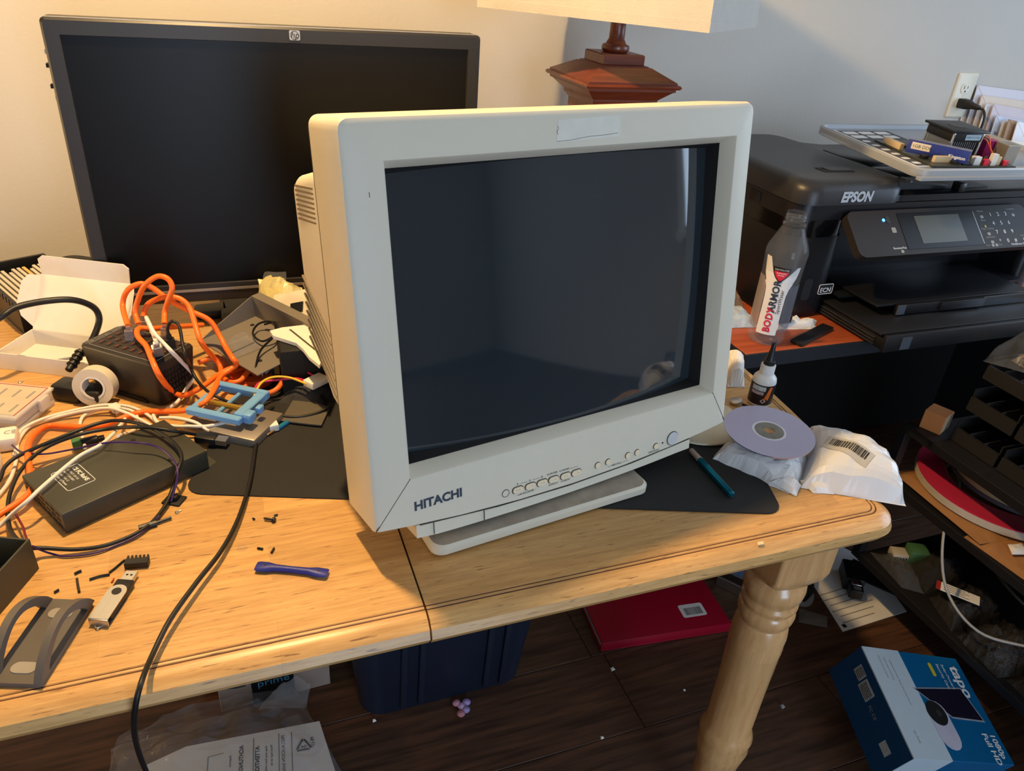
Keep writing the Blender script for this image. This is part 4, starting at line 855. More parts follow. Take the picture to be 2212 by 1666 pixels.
# black power cable and plug behind the charger
pc = thing('power_cable', 'thick black power cable arching over the white cardboard box', 'cable', (0, 0, 0))
obj('cord', tube([aty(-60, 715, 1.10), aty(0, 686, 1.10), aty(36, 664, 1.115), aty(96, 651, 1.13), aty(156, 648, 1.14), aty(199, 662, 1.15), aty(214, 685, 1.15), aty(208, 715, 1.14), aty(190, 750, 1.12), aty(172, 768, 1.08)], 0.0047, 10), BLACKC, pc, 60, world=True)
p1, p2 = aty(176, 758, 1.075), aty(148, 800, 1.045)
obj('strain_relief', join(rod(p1, p2, 0.0048), *[rod(p1.lerp(p2, t), p1.lerp(p2, t + 0.06), 0.0072) for t in (0.1, 0.3, 0.5, 0.7)]), BLACKC, pc, 40, world=True)
PGm = frame3((-0.242, 1.028, TT + 0.001), (0.86, -0.50, 0))
obj('plug_body', xm(join(box((-0.012, -0.004, 0.0), (0.028, 0.026, 0.024), 0.004), box((0.028, -0.002, 0.002), (0.058, 0.024, 0.022), 0.003)), PGm), BLACKC, pc, 35, world=True)

# USB charging hub
HT = [at(167, 743, 0.82), at(336, 791, 0.82), at(418, 740, 0.82), at(259, 696, 0.82)]
hx = (HT[1] - HT[0]); hxl = hx.length; hy = (HT[3] - HT[0])
HMx = frame3((HT[0].x, HT[0].y, TT), (hx.x, hx.y, 0)); hyl = 0.075
hub = thing('usb_charging_station', 'black boxy USB charging station full of ports and orange cables', 'charger', m=HMx)
def hubloop(i, z, r=0.010): return [(x, y, z) for x, y in rrect(i, i, hxl - i, hyl - i, r, 4)]
obj('housing', loft([hubloop(0.006, 0.002), hubloop(0.005, 0.004), hubloop(0.0, 0.066), hubloop(0.001, 0.0685), hubloop(0.004, 0.07)]), mat('hub_black', S(36, 32, 29), 0.42, var=0.04), hub, 30)
obj('top_plate', prism(rrect(0.014, 0.006, hxl - 0.008, hyl - 0.006, 0.002), 0.07, 0.0708), mat('hub_plate', S(46, 41, 38), 0.5), hub, 0)
ol_ = rrect(0.014, 0.006, hxl - 0.008, hyl - 0.006, 0.002); obj('outline', tube([(x, y, 0.0709) for x, y in ol_ + [ol_[0]]], 0.0004, 4, 1, False), INKG, hub, 0)
text('print', 'USB Charger Station', 0.0078, INKG, hub, (0.0105, 0.006, 0.0702), (0, 0, R(90)), ext=0.00005)
PORT = mat('port_recess', S(10, 8, 8), 0.5); TNG = mat('port_tongue', S(128, 64, 52), 0.5)
for i in range(8):
    for j in range(4):
        x_, y_ = 0.022 + 0.0135 * i, 0.014 + 0.0145 * j
        if x_ > hxl - 0.016: continue
        o = obj('usb_port', box((x_, y_, 0.0700), (x_ + 0.006, y_ + 0.0095, 0.0712)), PORT, hub, 0); obj('port_tongue', box((x_ + 0.0005, y_ + 0.001, 0.0711), (x_ + 0.0022, y_ + 0.0085, 0.0715)), TNG, o, 0)
for i in range(8):
    for j in range(4): obj('vent_hole', xf(box((hxl - 0.0024, 0.012 + 0.006 * i, 0.025 + 0.0085 * j), (hxl + 0.0002, 0.0155 + 0.006 * i, 0.0305 + 0.0085 * j)), (-0.0008 * (3 - j) * 0.5, 0, 0)), BLACKM, hub, 0)
obj('power_inlet', box((hxl - 0.008, 0.026, 0.008), (hxl - 0.0015, 0.048, 0.021), 0.001), BLACKM, hub, 0)
obj('foot_notch', prism_y([(0.02, 0.002), (hxl - 0.03, 0.002), (hxl - 0.036, 0.008), (0.026, 0.008)], 0.0035, 0.0062), BLACKM, hub, 0)
# plugs in the hub (each belongs to its cable)
PLUGC = film('clear_plug', (0.35, 0.28, 0.26, 1), 0.15, 0.55)
def hubpt(u, v, z): return at(u, v, z)
def plug_at(parent, base, top, m=PLUGC, w=0.0055, d=0.0035):
    a = (Vector(top) - Vector(base)).normalized(); mm = frame3(base, a, (0.2, -1, 0.1)); L = (Vector(top) - Vector(base)).length
    obj('plug', xm(join(box((0, -w, -d), (L * 0.72, w, d), 0.0012, 1), box((L * 0.7, -w * 0.55, -d * 0.7), (L, w * 0.55, d * 0.7), 0.001, 1)), mm), m, parent, 30, world=True)
    obj('plug_shell', xm(box((-0.006, -w * 0.8, -d * 0.55), (0.001, w * 0.8, d * 0.55)), mm), CHROME, parent, 0, world=True)
OR = 0.0038
def ocable(label, pts, plugs=()):
    c = thing('orange_cable', label, 'cable', pts[0], group='orange charging cables')
    obj('cord', tube(pts, OR, 10), ORANGE, c, 60, world=True)
    for b, t in plugs: plug_at(c, b, t)
    return c
zt_ = 0.822
B1, T1 = at(280, 734, zt_), aty(276, 704, at(280, 734, zt_).y)
ocable('orange cable from charger looping to the left front of the table', [T1, aty(265, 660, 1.10), aty(276, 627, 1.10), aty(304, 613, 1.10), aty(331, 623, 1.10), aty(365, 648, 1.09), aty(406, 670, 1.08), aty(451, 691, 1.07), aty(473, 723, 1.06), aty(488, 752, 1.04), at(503, 775, 0.80), at(511, 787, 0.79), at(495, 800, 0.785), at(476, 814, 0.782), at(462, 843, 0.785), at(438, 872, 0.780), at(396, 887, 0.765), at(312, 890, 0.757), at(269, 902, 0.758), at(209, 922, 0.757), at(144, 921, 0.757), at(101, 921, 0.757), at(72, 940, 0.765), at(60, 969, 0.768), at(65, 1024, 0.768), at(70, 1050, 0.766), at(55, 1075, 0.765), at(0, 1111, 0.764), at(-60, 1150, 0.76)], [(B1, T1)])
B2, T2 = at(305, 722, zt_), aty(299, 700, at(305, 722, zt_).y); B3, T3 = at(357, 728, zt_), aty(355, 700, at(357, 728, zt_).y)
ocable('short orange cable arching high from port to port above the charger', [T2, aty(292, 674, 1.085), aty(302, 637, 1.085), aty(316, 613, 1.08), aty(341, 597, 1.08), aty(363, 603, 1.075), aty(372, 623, 1.07), aty(363, 650, 1.07), aty(356, 675, 1.07), T3], [(B2, T2), (B3, T3)])
B4, T4 = at(314, 712, zt_), aty(309, 684, at(314, 712, zt_).y)
ocable('orange cable from the charger falling right beside the grey bracket', [T4, aty(317, 661, 1.09), aty(335, 648, 1.09), aty(363, 641, 1.085), aty(390, 646, 1.08), aty(410, 666, 1.07), aty(422, 703, 1.05), aty(435, 740, 1.03), at(459, 770, 0.785), at(475, 790, 0.77), at(480, 812, 0.765), at(497, 826, 0.768), at(520, 822, 0.77), at(536, 802, 0.775)], [(B4, T4)])
ocable('orange cable hanging over the front of the charger', [at(438, 702, 0.80), at(380, 706, 0.815), at(330, 710, 0.83), at(304, 709, 0.835), at(296, 716, 0.835), at(299, 729, 0.833), at(316, 748, 0.829), aty(327, 774, 0.975), aty(345, 813, 0.955), at(373, 846, 0.765), at(398, 854, 0.765), at(435, 837, 0.775), at(473, 809, 0.775), at(510, 790, 0.78)])
ocable('orange cable loop hanging behind the white plastic bracket', [at(690, 672, 0.79), at(663, 690, 0.79), at(632, 709, 0.79), at(606, 740, 0.785), at(596, 756, 0.78), at(606, 786, 0.775), at(613, 814, 0.77), at(601, 838, 0.765), at(577, 850, 0.76), at(540, 850, 0.758)])
ocable('orange cable coil lying flat behind the blue plastic frame', [at(428, 784, 0.765), at(452, 775, 0.768), at(470, 772, 0.77), at(487, 790, 0.765), at(482, 815, 0.76), at(500, 838, 0.76), at(535, 832, 0.76), at(552, 812, 0.762), at(530, 800, 0.764), at(500, 806, 0.766)])
wc = thing('white_usb_cable', 'white cable with silver plug standing in the charger top', 'cable', at(340, 752, zt_))
obj('cord', tube([at(338, 742, 0.855), aty(330, 720, 1.02), aty(318, 692, 1.03), aty(316, 686, 1.028), aty(320, 694, 1.01), aty(333, 719, 0.99), aty(352, 740, 0.98), aty(375, 764, 0.97), at(410, 801, 0.785), at(420, 815, 0.77), at(404, 838, 0.765), at(384, 868, 0.757), at(360, 885, 0.755)], 0.0026, 8), WHITEC, wc, 60, world=True)
plug_at(wc, at(342, 766, 0.824), at(337, 740, 0.856), SILVER, 0.0065, 0.004)
bc_ = thing('black_usb_cable', 'thin black cable plugged into the right end of the charger', 'cable', at(367, 748, zt_))
obj('cord', tube([aty(364, 724, 1.01), aty(362, 708, 1.01), aty(371, 694, 1.005), aty(385, 702, 1.0), aty(391, 722, 0.99), aty(394, 742, 0.98), aty(402, 770, 0.965), at(410, 790, 0.80), at(421, 814, 0.785), at(440, 838, 0.78), at(464, 855, 0.78), at(514, 877, 0.765), at(562, 892, 0.757), at(632, 901, 0.757), at(680, 894, 0.757), at(712, 876, 0.76), at(700, 860, 0.758), at(672, 843, 0.758), at(645, 838, 0.757)], 0.0022, 8), BLACKC, bc_, 60, world=True)
plug_at(bc_, at(370, 752, 0.823), aty(364, 722, 1.012), BLACKP, 0.006, 0.004)

# tape roll
tp = thing('tape_roll', 'roll of white tape standing on edge before the black charger', 'tape', m=frame3((-0.195, 1.012, TT + 0.0275), (0.95, -0.28, 0.0), (-0.28, -0.93, 0.16)))
def ring(r0, r1, z0, z1, n=40): return loft([[(r * math.cos(2 * math.pi * i / n), r * math.sin(2 * math.pi * i / n), z) for i in range(n)] for r, z in ((r0, z0), (r1, z0), (r1, z1), (r0, z1), (r0, z0))], cap=False)
obj('tape', ring(0.0165, 0.0265, -0.0095, 0.0095), mat('tape_white', S(214, 204, 184), 0.4, var=0.02), tp, 30)
obj('core', ring(0.0135, 0.0162, -0.010, 0.010), WHITEP, tp, 30)
for a_ in (30, 150, 270): obj('core_tab', xf(box((0.0125, -0.002, -0.0102), (0.0165, 0.002, -0.0085)), rot=(0, 0, R(a_))), WHITEP, tp, 0)
# clear compartment case at the left edge
CCm = frame3((-0.292, 0.930, TT), (0.905 * 0.42, 0.905, 0))
cA, cB = at(32, 905, 0.775), at(112, 840, 0.775)
CCm = frame3((cA.x, cA.y, TT), (cB - cA).normalized())
cc_ = thing('parts_case', 'flat clear plastic parts case with printed paper lid at the left edge', 'case', m=CCm)
cl_ = (cB - cA).length
obj('case_base', box((0, 0, 0.010), (cl_, 0.16, 0.022), 0.003), CLEARCASE, cc_, 25)
obj('case_lid', box((-0.002, -0.002, 0.0222), (cl_ + 0.002, 0.162, 0.027), 0.002), CLEARCASE, cc_, 25)
obj('lid_card', box((0.004, 0.004, 0.0268), (cl_ - 0.004, 0.156, 0.0275)), mat('case_card', S(196, 178, 156), 0.6, var=0.05), cc_, 0)
for r_ in range(7):
    for c2 in range(2): obj('card_print', box((0.010 + c2 * (cl_ / 2 - 0.004), 0.012 + 0.019 * r_, 0.0274), (0.010 + c2 * (cl_ / 2 - 0.004) + cl_ / 2 - 0.02, 0.0150 + 0.019 * r_, 0.0277)), INKG, cc_, 0)
pk = obj('card_border', tube([(0.003, 0.003, 0.0277), (cl_ - 0.003, 0.003, 0.0277), (cl_ - 0.003, 0.157, 0.0277)], 0.0006, 4, 1, False), mat('pink_line', S(200, 110, 100), 0.5), cc_, 0)
obj('case_latch', box((cl_ * 0.55, -0.006, 0.010), (cl_ * 0.8, -0.001, 0.026), 0.001), CLEARCASE, cc_, 25)
obj('case_foot', box((0.0, 0.0, 0.001), (cl_, 0.15, 0.0098), 0.002), CLEARCASE, cc_, 25)
# two white adapters below the case
for i, (u1, v1, u2, v2, lab) in enumerate(((-20, 985, 42, 975, 'white power adapter with printed marks just under the clear parts case'), (-40, 1040, 8, 1030, 'white adapter block cut off by the left edge of the picture'))):
    a, b = at(u1, v1), at(u2, v2)
    ad = thing('power_adapter', lab, 'adapter', m=frame3((a.x, a.y, TT), (b.x - a.x, b.y - a.y, 0)))
    L = (b - a).length
    obj('adapter_body', box((0, 0, 0.001), (L, 0.032, 0.020), 0.004), WHITEP, ad)
    if i == 0: text('print', 'UL CE', 0.011, INKG, ad, (L - 0.03, 0.012, 0.0202), (0, 0, 0), ext=0.00005)

# black steel enclosure (power supply) with label and slots
pA, pB = at(133, 1113, 0.777), at(447, 974, 0.777)
PSm = frame3((pA.x, pA.y, TT), (pB.x - pA.x, pB.y - pA.y, 0)); pL = (pB - pA).length; pD = 0.098
psu = thing('power_supply', 'long dark metal power supply box with white printed label', 'power supply', m=PSm)
obj('enclosure', box((0, 0, 0.0015), (pL, pD, 0.0275), 0.001, 2), STEELD, psu, 25)
obj('base_lip', prism([(pL, 0.0), (pL + 0.012, 0.004), (pL + 0.012, pD), (pL, pD)], 0.0012, 0.0025), STEELD, psu, 0)
for x_, y_ in ((0.128, 0.012), (0.118, 0.080)): obj('screw', xf(lathe([(0.003, 0.0), (0.0028, 0.0008), (0.0012, 0.0010)], 14), (x_, y_, 0.0275)), BLACKM, psu)
for i in range(7):
    for j in range(3): obj('vent_slot', box((-0.0004, 0.008 + 0.0125 * i, 0.006 + 0.007 * j), (0.0006, 0.0165 + 0.0125 * i, 0.0085 + 0.007 * j)), BLACKM, psu, 0)
lbp = rrect(0.022, 0.034, 0.052, 0.078, 0.003)
lab_ = obj('label_outline', tube([(x, y, 0.0277) for x, y in lbp + [lbp[0]]], 0.0004, 4, 1, False), INKW, psu, 0)
for t_, y_, sz in (('Switching Power', 0.072, 0.0042), ('Model: S-60-12', 0.066, 0.0036), ('INPUT 110-240V', 0.060, 0.0036), ('OUTPUT 12V 5A', 0.054, 0.0036)): text('label_print', t_, sz, INKW, psu, (0.049, y_ - 0.037 + 0.0005, 0.0277), (0, 0, R(90)), ext=0.00003) if False else text('label_print', t_, sz, INKW, psu, (0.0245 + (0.072 - y_) * 0.75, 0.0745, 0.0277), (0, 0, R(-90)), ext=0.00003)
text('label_print', 'CE FC RoHS', 0.0066, INKW, psu, (0.0435, 0.0745, 0.0277), (0, 0, R(-90)), ext=0.00003, bold=0.0002)
tag(obj('antistatic_pouch', pillow([(-0.255, 0.835), (-0.225, 0.80), (-0.13, 0.87), (-0.16, 0.905)], 0.014, 8, 14, 0.004), FROST, None, 0), 'grey plastic pouch lying behind the dark metal power supply', 'pouch')

# open black metal box bottom left
bA, bB = at(85, 1230), at(0, 1330)
OBm = frame3((bA.x, bA.y, TT), (bB.x - bA.x, bB.y - bA.y, 0))
ob = thing('open_metal_box', 'open black metal box at the left picture edge, cables entering it', 'box', m=OBm)
oL, oD, oh = 0.20, 0.12, 0.040
obj('floor_sheet', box((0, -oD, 0.001), (oL, 0, 0.003)), STEELD, ob, 0)
for lo, hi in (((0, -0.002, 0.003), (oL, 0.0, oh)), ((0, -oD, 0.003), (0.002, -0.002, oh)), ((0, -oD, 0.003), (oL, -oD + 0.002, oh)), ((oL - 0.002, -oD, 0.003), (oL, 0, oh))): obj('side_sheet', box(lo, hi), STEELD, ob, 0)

# grey stand with two arches
sA = at(92, 1484, 0.753); sB = at(206, 1302, 0.753)
SDm = frame3((sA.x, sA.y, TT), (sB.x - sA.x, sB.y - sA.y, 0)); sL = (sB - sA).length; sW = 0.046
GREY = mat('warm_grey_plastic', S(92, 86, 80), 0.5, var=0.03); GPAD = mat('pale_grey_pad', S(150, 144, 134), 0.6)
sd = thing('grey_stand', 'grey plastic holder with two arched rails at the lower left', 'stand', m=SDm)
obj('base_plate', prism(rrect(0, 0.001, sL, sW - 0.001, 0.004), 0.001, 0.006), GREY, sd, 25)
def arch(y0, y1, hh):
    P = []
    n = 18
    up = [(sL * i / n, 0.006 + hh * math.sin(math.pi * (i / n)) ** 0.75) for i in range(n + 1)]
    lo = [(0.012 + (sL - 0.024) * (1 - i / n), 0.0055 + (hh - 0.006) * math.sin(math.pi * (i / n)) ** 0.75) for i in range(n + 1)]
    V = [(x, y0, z) for x, z in up] + [(x, y0, z) for x, z in reversed(lo)] + [(x, y1, z) for x, z in up] + [(x, y1, z) for x, z in reversed(lo)]
    m = n + 1; F = []
    for i in range(n):
        F += [(i, i + 1, 2 * m + i + 1, 2 * m + i), (m + i, m + i + 1, 3 * m + i + 1, 3 * m + i), (i, i + 1, m + i + 1, m + i), (2 * m + i, 2 * m + i + 1, 3 * m + i + 1, 3 * m + i)]
    F += [(0, m, 3 * m, 2 * m), (n, m + n, 3 * m + n, 2 * m + n)]
    return V, F
obj('arched_rail', arch(0.0, 0.007, 0.030), GREY, sd, 35); obj('arched_rail', arch(sW - 0.007, sW, 0.032), GREY, sd, 35)
for x_ in (0.008, sL - 0.026): obj('pad', prism([(x_ + p[1] * 1.0 + 0.008, 0.012 + p[0] + 0.011) for p in pill(0.022, 0.012)], 0.006, 0.0068), GPAD, sd, 25)

# USB flash drive
uA, uB = at(213, 1342, 0.757), at(286, 1234, 0.757)
UMx = frame3((uA.x, uA.y, TT), (uB.x - uA.x, uB.y - uA.y, 0)); uL = (uB - uA).length
us = thing('usb_flash_drive', 'black USB flash drive with swivelling silver cover', 'flash drive', m=UMx)
obj('body', box((0.006, -0.0085, 0.002), (uL - 0.013, 0.0085, 0.009), 0.0015), BLACKP, us)
cv = obj('cover', join(prism([(x, y) for x, y in ([(0.0, -0.009), (0.035, -0.009)] + [(0.035 + 0.009 * math.cos(R(a)), 0.009 * math.sin(R(a))) for a in range(-80, 81, 16)] + [(0.035, 0.009), (0.0, 0.009)])], 0.0092, 0.0102), prism([(0.0, -0.009), (0.035, -0.009), (0.04, 0), (0.035, 0.009), (0.0, 0.009)], 0.0006, 0.0014), box((-0.0012, -0.009, 0.001), (0.0003, 0.009, 0.0098), 0.0003)), ALU, us, 25)
obj('pivot', xf(lathe([(0.0045, 0), (0.0045, 0.0004)], 20), (0.035, 0, 0.0102)), BLACKP, cv)
cn = obj('connector', box((uL - 0.013, -0.006, 0.0032), (uL, 0.006, 0.0078), 0.0004, 1), CHROME, us, 20)
for y_ in (-0.003, 0.0012): obj('connector_hole', box((uL - 0.007, y_, 0.0077), (uL - 0.005, y_ + 0.002, 0.0080)), BLACKM, cn, 0)
obj('loop', tube([(-0.001, -0.004, 0.003), (-0.005, 0.0, 0.003), (-0.001, 0.004, 0.003)], 0.0006, 6), CHROME, us)
# pry tool
bA, bB = at(553, 1222, 0.755), at(708, 1238, 0.755)
PTm = frame3((bA.x, bA.y, TT + 0.001), (bB.x - bA.x, bB.y - bA.y, 0)); tL = (bB - bA).length
BLUE = mat('blue_nylon', S(34, 42, 128), 0.45, var=0.03)
pt = thing('pry_tool', 'dark blue plastic pry tool lying on the table before the monitor', 'tool', m=PTm)
obj('tool_body', loft([[(x, w * math.cos(2 * math.pi * k_ / 10), 0.0035 + h * math.sin(2 * math.pi * k_ / 10)) for k_ in range(10)] for x, w, h in ((0, 0.006, 0.0012), (0.003, 0.0072, 0.002), (0.012, 0.0068, 0.0032), (0.02, 0.0042, 0.0035), (tL / 2, 0.0036, 0.0035), (tL - 0.02, 0.0042, 0.0035), (tL - 0.012, 0.0064, 0.0032), (tL - 0.002, 0.0066, 0.0018), (tL, 0.0055, 0.0012))]), BLUE, pt, 40)
for x_ in (0.010, tL - 0.010): obj('dimple', xf(lathe([(0.0014, 0), (0.0012, 0.0004)], 10), (x_, 0, 0.0064)), mat('blue_dark', S(22, 26, 80), 0.5), pt)
# comb connector and small bits
ca, cb_ = at(268, 1226, 0.754), at(320, 1222, 0.754)
cbm = frame3((ca.x, ca.y, TT), (cb_.x - ca.x, cb_.y - ca.y, 0)); cL = (cb_ - ca).length
cbn = thing('comb_connector', 'small black comb shaped connector above the flash drive', 'connector', m=cbm)
obj('connector_body', box((0, 0, 0.001), (cL, 0.009, 0.008), 0.0006, 1), BLACKP, cbn, 20)
for i in range(6): obj('tooth', box((cL * i / 6 + 0.0008, 0.009, 0.003), (cL * i / 6 + 0.0024, 0.0135, 0.0075)), BLACKP, cbn, 0)
def bit(lab, P, r, m=BLACKC, name='cable_offcut'): tag(obj(name, tube([at(u, v, TT + 0.001 + r) for u, v in P], r, 6, 3), m, None, 40), lab, 'offcut', 'black cable offcuts')
bit('bent black offcut joining the comb connector', [(236, 1237), (250, 1226), (264, 1214), (270, 1210)], 0.0011); bit('long straight black offcut left of the comb connector', [(193, 1252), (215, 1245), (237, 1241)], 0.0012)
bit('short black offcut above the grey holder', [(161, 1240), (168, 1236), (176, 1233)], 0.0013); bit('upright black offcut near the grey holder', [(166, 1250), (168, 1264), (171, 1279)], 0.0012); bit('tiny black fleck left of the flash drive', [(117, 1280), (122, 1277), (127, 1274)], 0.0012)
bit('small black fleck near the long screw', [(546, 1120), (550, 1122)], 0.0012); bit('pair of black bits below the long screw, left one', [(556, 1184), (568, 1186)], 0.0012); bit('pair of black bits below the long screw, right one', [(586, 1194), (592, 1184)], 0.0012)
bit('small black bit above the long screw', [(592, 1114), (600, 1112)], 0.001)
bit('tiny red fleck beside the flash drive', [(241, 1258), (246, 1250)], 0.0008, mat('red_fleck', S(170, 60, 40), 0.5), 'plastic_fleck')
sc_ = thing('black_screw', 'longer black screw lying on the table left of the monitor', 'screw', m=frame3(at(570, 1120, 0.7535), at(597, 1124, 0.7535) - at(570, 1120, 0.7535)))
obj('shank', xf(lathe([(0.001, 0), (0.0014, 0.002), (0.0014, 0.011)], 10), rot=(0, R(90), 0)), BLACKP, sc_); obj('head', xf(lathe([(0.003, 0.010), (0.0032, 0.012), (0.0024, 0.0135)], 14), rot=(0, R(90), 0)), BLACKP, sc_)
for i, (u, v, lab) in enumerate(((43, 828, 'tiny silver screw behind the clear parts case'), (383, 1109, 'tiny silver screw below the velcro patch'), (523, 1186, 'clear round sticker dot on the table before the mat'), (516, 934, 'small black screw on the mat near the plug'), (676, 922, 'small dark screw on the mat beside the metal plate'))):
    p = at(u, v, TT); o = obj('small_screw', join(xf(lathe([(0.0022, 0.0006), (0.0024, 0.0018), (0.0014, 0.0026)], 10), p), xf(lathe([(0.0009, 0), (0.0009, 0.005)], 8), (p.x, p.y, p.z + 0.0012), (0, R(90), 0.6))) if i != 2 else xf(lathe([(0.006, 0.0004), (0.006, 0.0008)], 20), p), CHROME if i < 2 else (FILM if i == 2 else BLACKP), None, 40); tag(o, lab, 'sticker' if i == 2 else 'screw')
tag(obj('velcro_patch', xf(join(box((-0.011, -0.009, 0.0006), (0.011, 0.009, 0.003), 0.001), box((-0.004, -0.004, 0.003), (0.005, 0.004, 0.009), 0.002)), at(377, 1083), (0, 0, R(-30))), BLACKM), 'black square sticky pad on the table right of the power supply', 'pad')
tag(obj('heat_shrink', join(xf(tube([at(300, 1142, 0.754), at(338, 1130, 0.754)], 0.0035, 8, 1), (0, 0, 0)), tube([at(330, 1132, 0.7535), at(370, 1118, 0.7535)], 0.0016, 8, 1)), BLACKC, None, 40), 'black sleeved wire end lying under the looped cable', 'wire')

# cables on the left
cable('black_cable', [at(u, v, TT + h) for u, v, h in ((430, 940, .012), (380, 932, .034), (312, 923, .04), (240, 926, .03), (168, 940, .03), (96, 969, .022), (48, 1012, .02), (22, 1065, .015), (17, 1108, .012), (22, 1144, .012), (40, 1168, .018), (60, 1180, .03))], 0.0023, BLACKC, 'black cable looping left across the power supply to the open box')
cable('black_cable', [at(u, v, TT + h) for u, v, h in ((-30, 1080, .012), (0, 1036, .014), (12, 1007, .016), (48, 981, .02), (144, 940, .03), (216, 914, .032), (264, 909, .034), (324, 923, .036), (372, 954, .036), (392, 985, .034), (384, 1017, .03), (375, 1051, .012), (353, 1099, .005), (312, 1142, .005), (240, 1175, .005), (168, 1187, .006), (88, 1184, .012), (60, 1186, .016))], 0.0023, BLACKC, 'black cable making the wide loop around the front of the power supply')
PURP = mat('purple_wire', S(62, 34, 96), 0.4, var=0)
cable('purple_wire', [at(u, v, TT + h) for u, v, h in ((370, 1084, .004), (384, 1024, .03), (370, 988, .036), (336, 964, .04), (288, 956, .042), (228, 957, .038), (156, 971, .03), (96, 981, .022), (48, 977, .016), (26, 962, .012))], 0.0012, PURP, 'thin purple wire arching over the top of the power supply', 'wire', n=6)
cable('purple_wire', [at(u, v, TT + h) for u, v, h in ((70, 1180, .02), (84, 1187, .012), (110, 1196, .004), (144, 1202, .003), (204, 1195, .003), (252, 1178, .003), (300, 1155, .004), (345, 1115, .005))], 0.0012, PURP, 'thin purple wire running along the front loop of black cable', 'wire', n=6)
cable('red_wire', [at(u, v, TT + h) for u, v, h in ((30, 1105, .012), (42, 1125, .014), (50, 1140, .016), (54, 1155, .02), (60, 1170, .03))], 0.0012, mat('dark_red_wire', S(110, 20, 40), 0.4, var=0), 'dark red wire dropping into the open black box', 'wire', n=6)
def wcab(lab, L, r=0.0022): cable('white_cable', [at(u, v, TT + h) for u, v, h in L], r, WHITEC, lab, group='white cables on the left')
wcab('white cable lying across the label of the power supply', ((-40, 1170, .006), (0, 1135, .01), (29, 1108, .02), (60, 1082, .032), (96, 1048, .036), (168, 988, .036), (216, 962, .036), (240, 942, .03), (264, 914, .014), (270, 905, .008)))
wcab('outermost white cable loop below the tape roll', ((-20, 1090, .005), (20, 1040, .005), (36, 990, .005), (38, 954, .006), (48, 928, .007), (96, 904, .008), (168, 885, .008), (228, 875, .008), (276, 878, .007), (312, 892, .006), (338, 912, .005)))
wcab('white cable beside the outermost loop under the tape roll', ((30, 985, .004), (44, 945, .004), (70, 918, .005), (120, 902, .006), (180, 888, .01), (232, 882, .012), (262, 888, .012), (300, 905, .008), (335, 925, .005)))
wcab('small white cable loop around the round black connector', ((184, 968, .012), (178, 945, .004), (173, 916, .004), (183, 897, .005), (216, 885, .007), (255, 882, .008), (288, 890, .006), (298, 911, .004), (288, 930, .004), (255, 942, .03)))
wcab('white cable running right towards the blue plastic frame', ((331, 897, .01), (343, 914, .016), (380, 921, .018), (408, 921, .018), (452, 920, .016), (514, 906, .014), (550, 890, .012), (566, 872, .012), (562, 864, .012), (550, 872, .010)))
wcab('white cable doubling back above the silver tipped plug', ((345, 903, .012), (380, 903, .016), (420, 912, .018), (445, 928, .014), (458, 936, .008)))
up_ = thing('white_usb_plug', 'white USB plug end lying beside the orange cable', 'plug', m=frame3(at(243, 876, 0.758), at(268, 902, 0.758) - at(243, 876, 0.758)))
obj('plug_body', box((0, -0.006, -0.003), (0.018, 0.006, 0.004), 0.0015), WHITEP, up_); obj('plug_shell', box((0.018, -0.005, -0.002), (0.028, 0.005, 0.0025)), CHROME, up_, 0)
dc = thing('barrel_connector', 'round black power connector with green end behind the power supply', 'connector', m=frame3(at(156, 962, 0.760), at(216, 948, 0.760) - at(156, 962, 0.760)))
obj('green_end', box((0, -0.006, -0.006), (0.010, 0.006, 0.006), 0.001), mat('green_terminal', S(60, 120, 70), 0.4), dc); obj('barrel', xf(lathe([(0.006, 0.010), (0.006, 0.028), (0.0042, 0.029), (0.0042, 0.036)], 16), rot=(0, R(90), 0)), BLACKP, dc)
ug = thing('usb_plug', 'black USB plug with bright metal tip pointing at the monitor', 'plug', m=frame3(at(425, 944, 0.762), at(492, 954, 0.760) - at(425, 944, 0.762)))
obj('plug_body', box((0.0, -0.008, -0.005), (0.026, 0.008, 0.005), 0.0012), BLACKP, ug); obj('plug_shell', box((0.026, -0.006, -0.004), (0.040, 0.006, 0.004), 0.0005, 1), CHROME, ug, 20)
# long cord over the front edge
cable('long_black_cord', [at(590, 880, .758), at(572, 896, .758), at(558, 934, .756), at(552, 965, .755), at(540, 1040, .755), at(515, 1120, .757), at(478, 1190, .760), at(425, 1258, .762), at(368, 1338, .763), at(328, 1418, .762), aty(304, 1478, 0.492), aty(292, 1530, 0.484), aty(290, 1575, 0.49), aty(298, 1620, 0.51), aty(318, 1672, 0.53), aty(350, 1740, 0.55)], 0.0025, BLACKC, 'long black cord running forward and hanging over the table edge', n=10)

# clutter between the charger and the monitor
b0, b1, b2 = at(430, 732, 0.795), at(556, 806, 0.795), at(492, 648, 0.805)
brm = frame3((b0.x, b0.y, 0.790), (b1 - b0).normalized(), (b1 - b0).cross(b2 - b0)); bx_, by_ = (b1 - b0).length, (b2 - b0).dot(brm.col[1].xyz)
br = thing('metal_bracket', 'folded grey sheet metal bracket among the cables behind the charger', 'bracket', m=brm)
BRK = mat('bracket_grey', S(124, 116, 106), 0.45, metal=0.15, var=0.03)
obj('flat_sheet', box((0, 0, 0.0), (bx_, by_, 0.0015)), BRK, br, 0)
obj('upright_sheet', box((0, by_, 0.0), (bx_ + 0.012, by_ + 0.0015, 0.036)), BRK, br, 0); obj('end_sheet', prism_x([(0.0, 0.0), (by_, 0.0), (by_, 0.036), (0.03, 0.012)], -0.0015, 0.0), BRK, br, 0)
obj('top_lip', box((0, by_, 0.036), (bx_ + 0.012, by_ + 0.016, 0.0375)), BRK, br, 0)
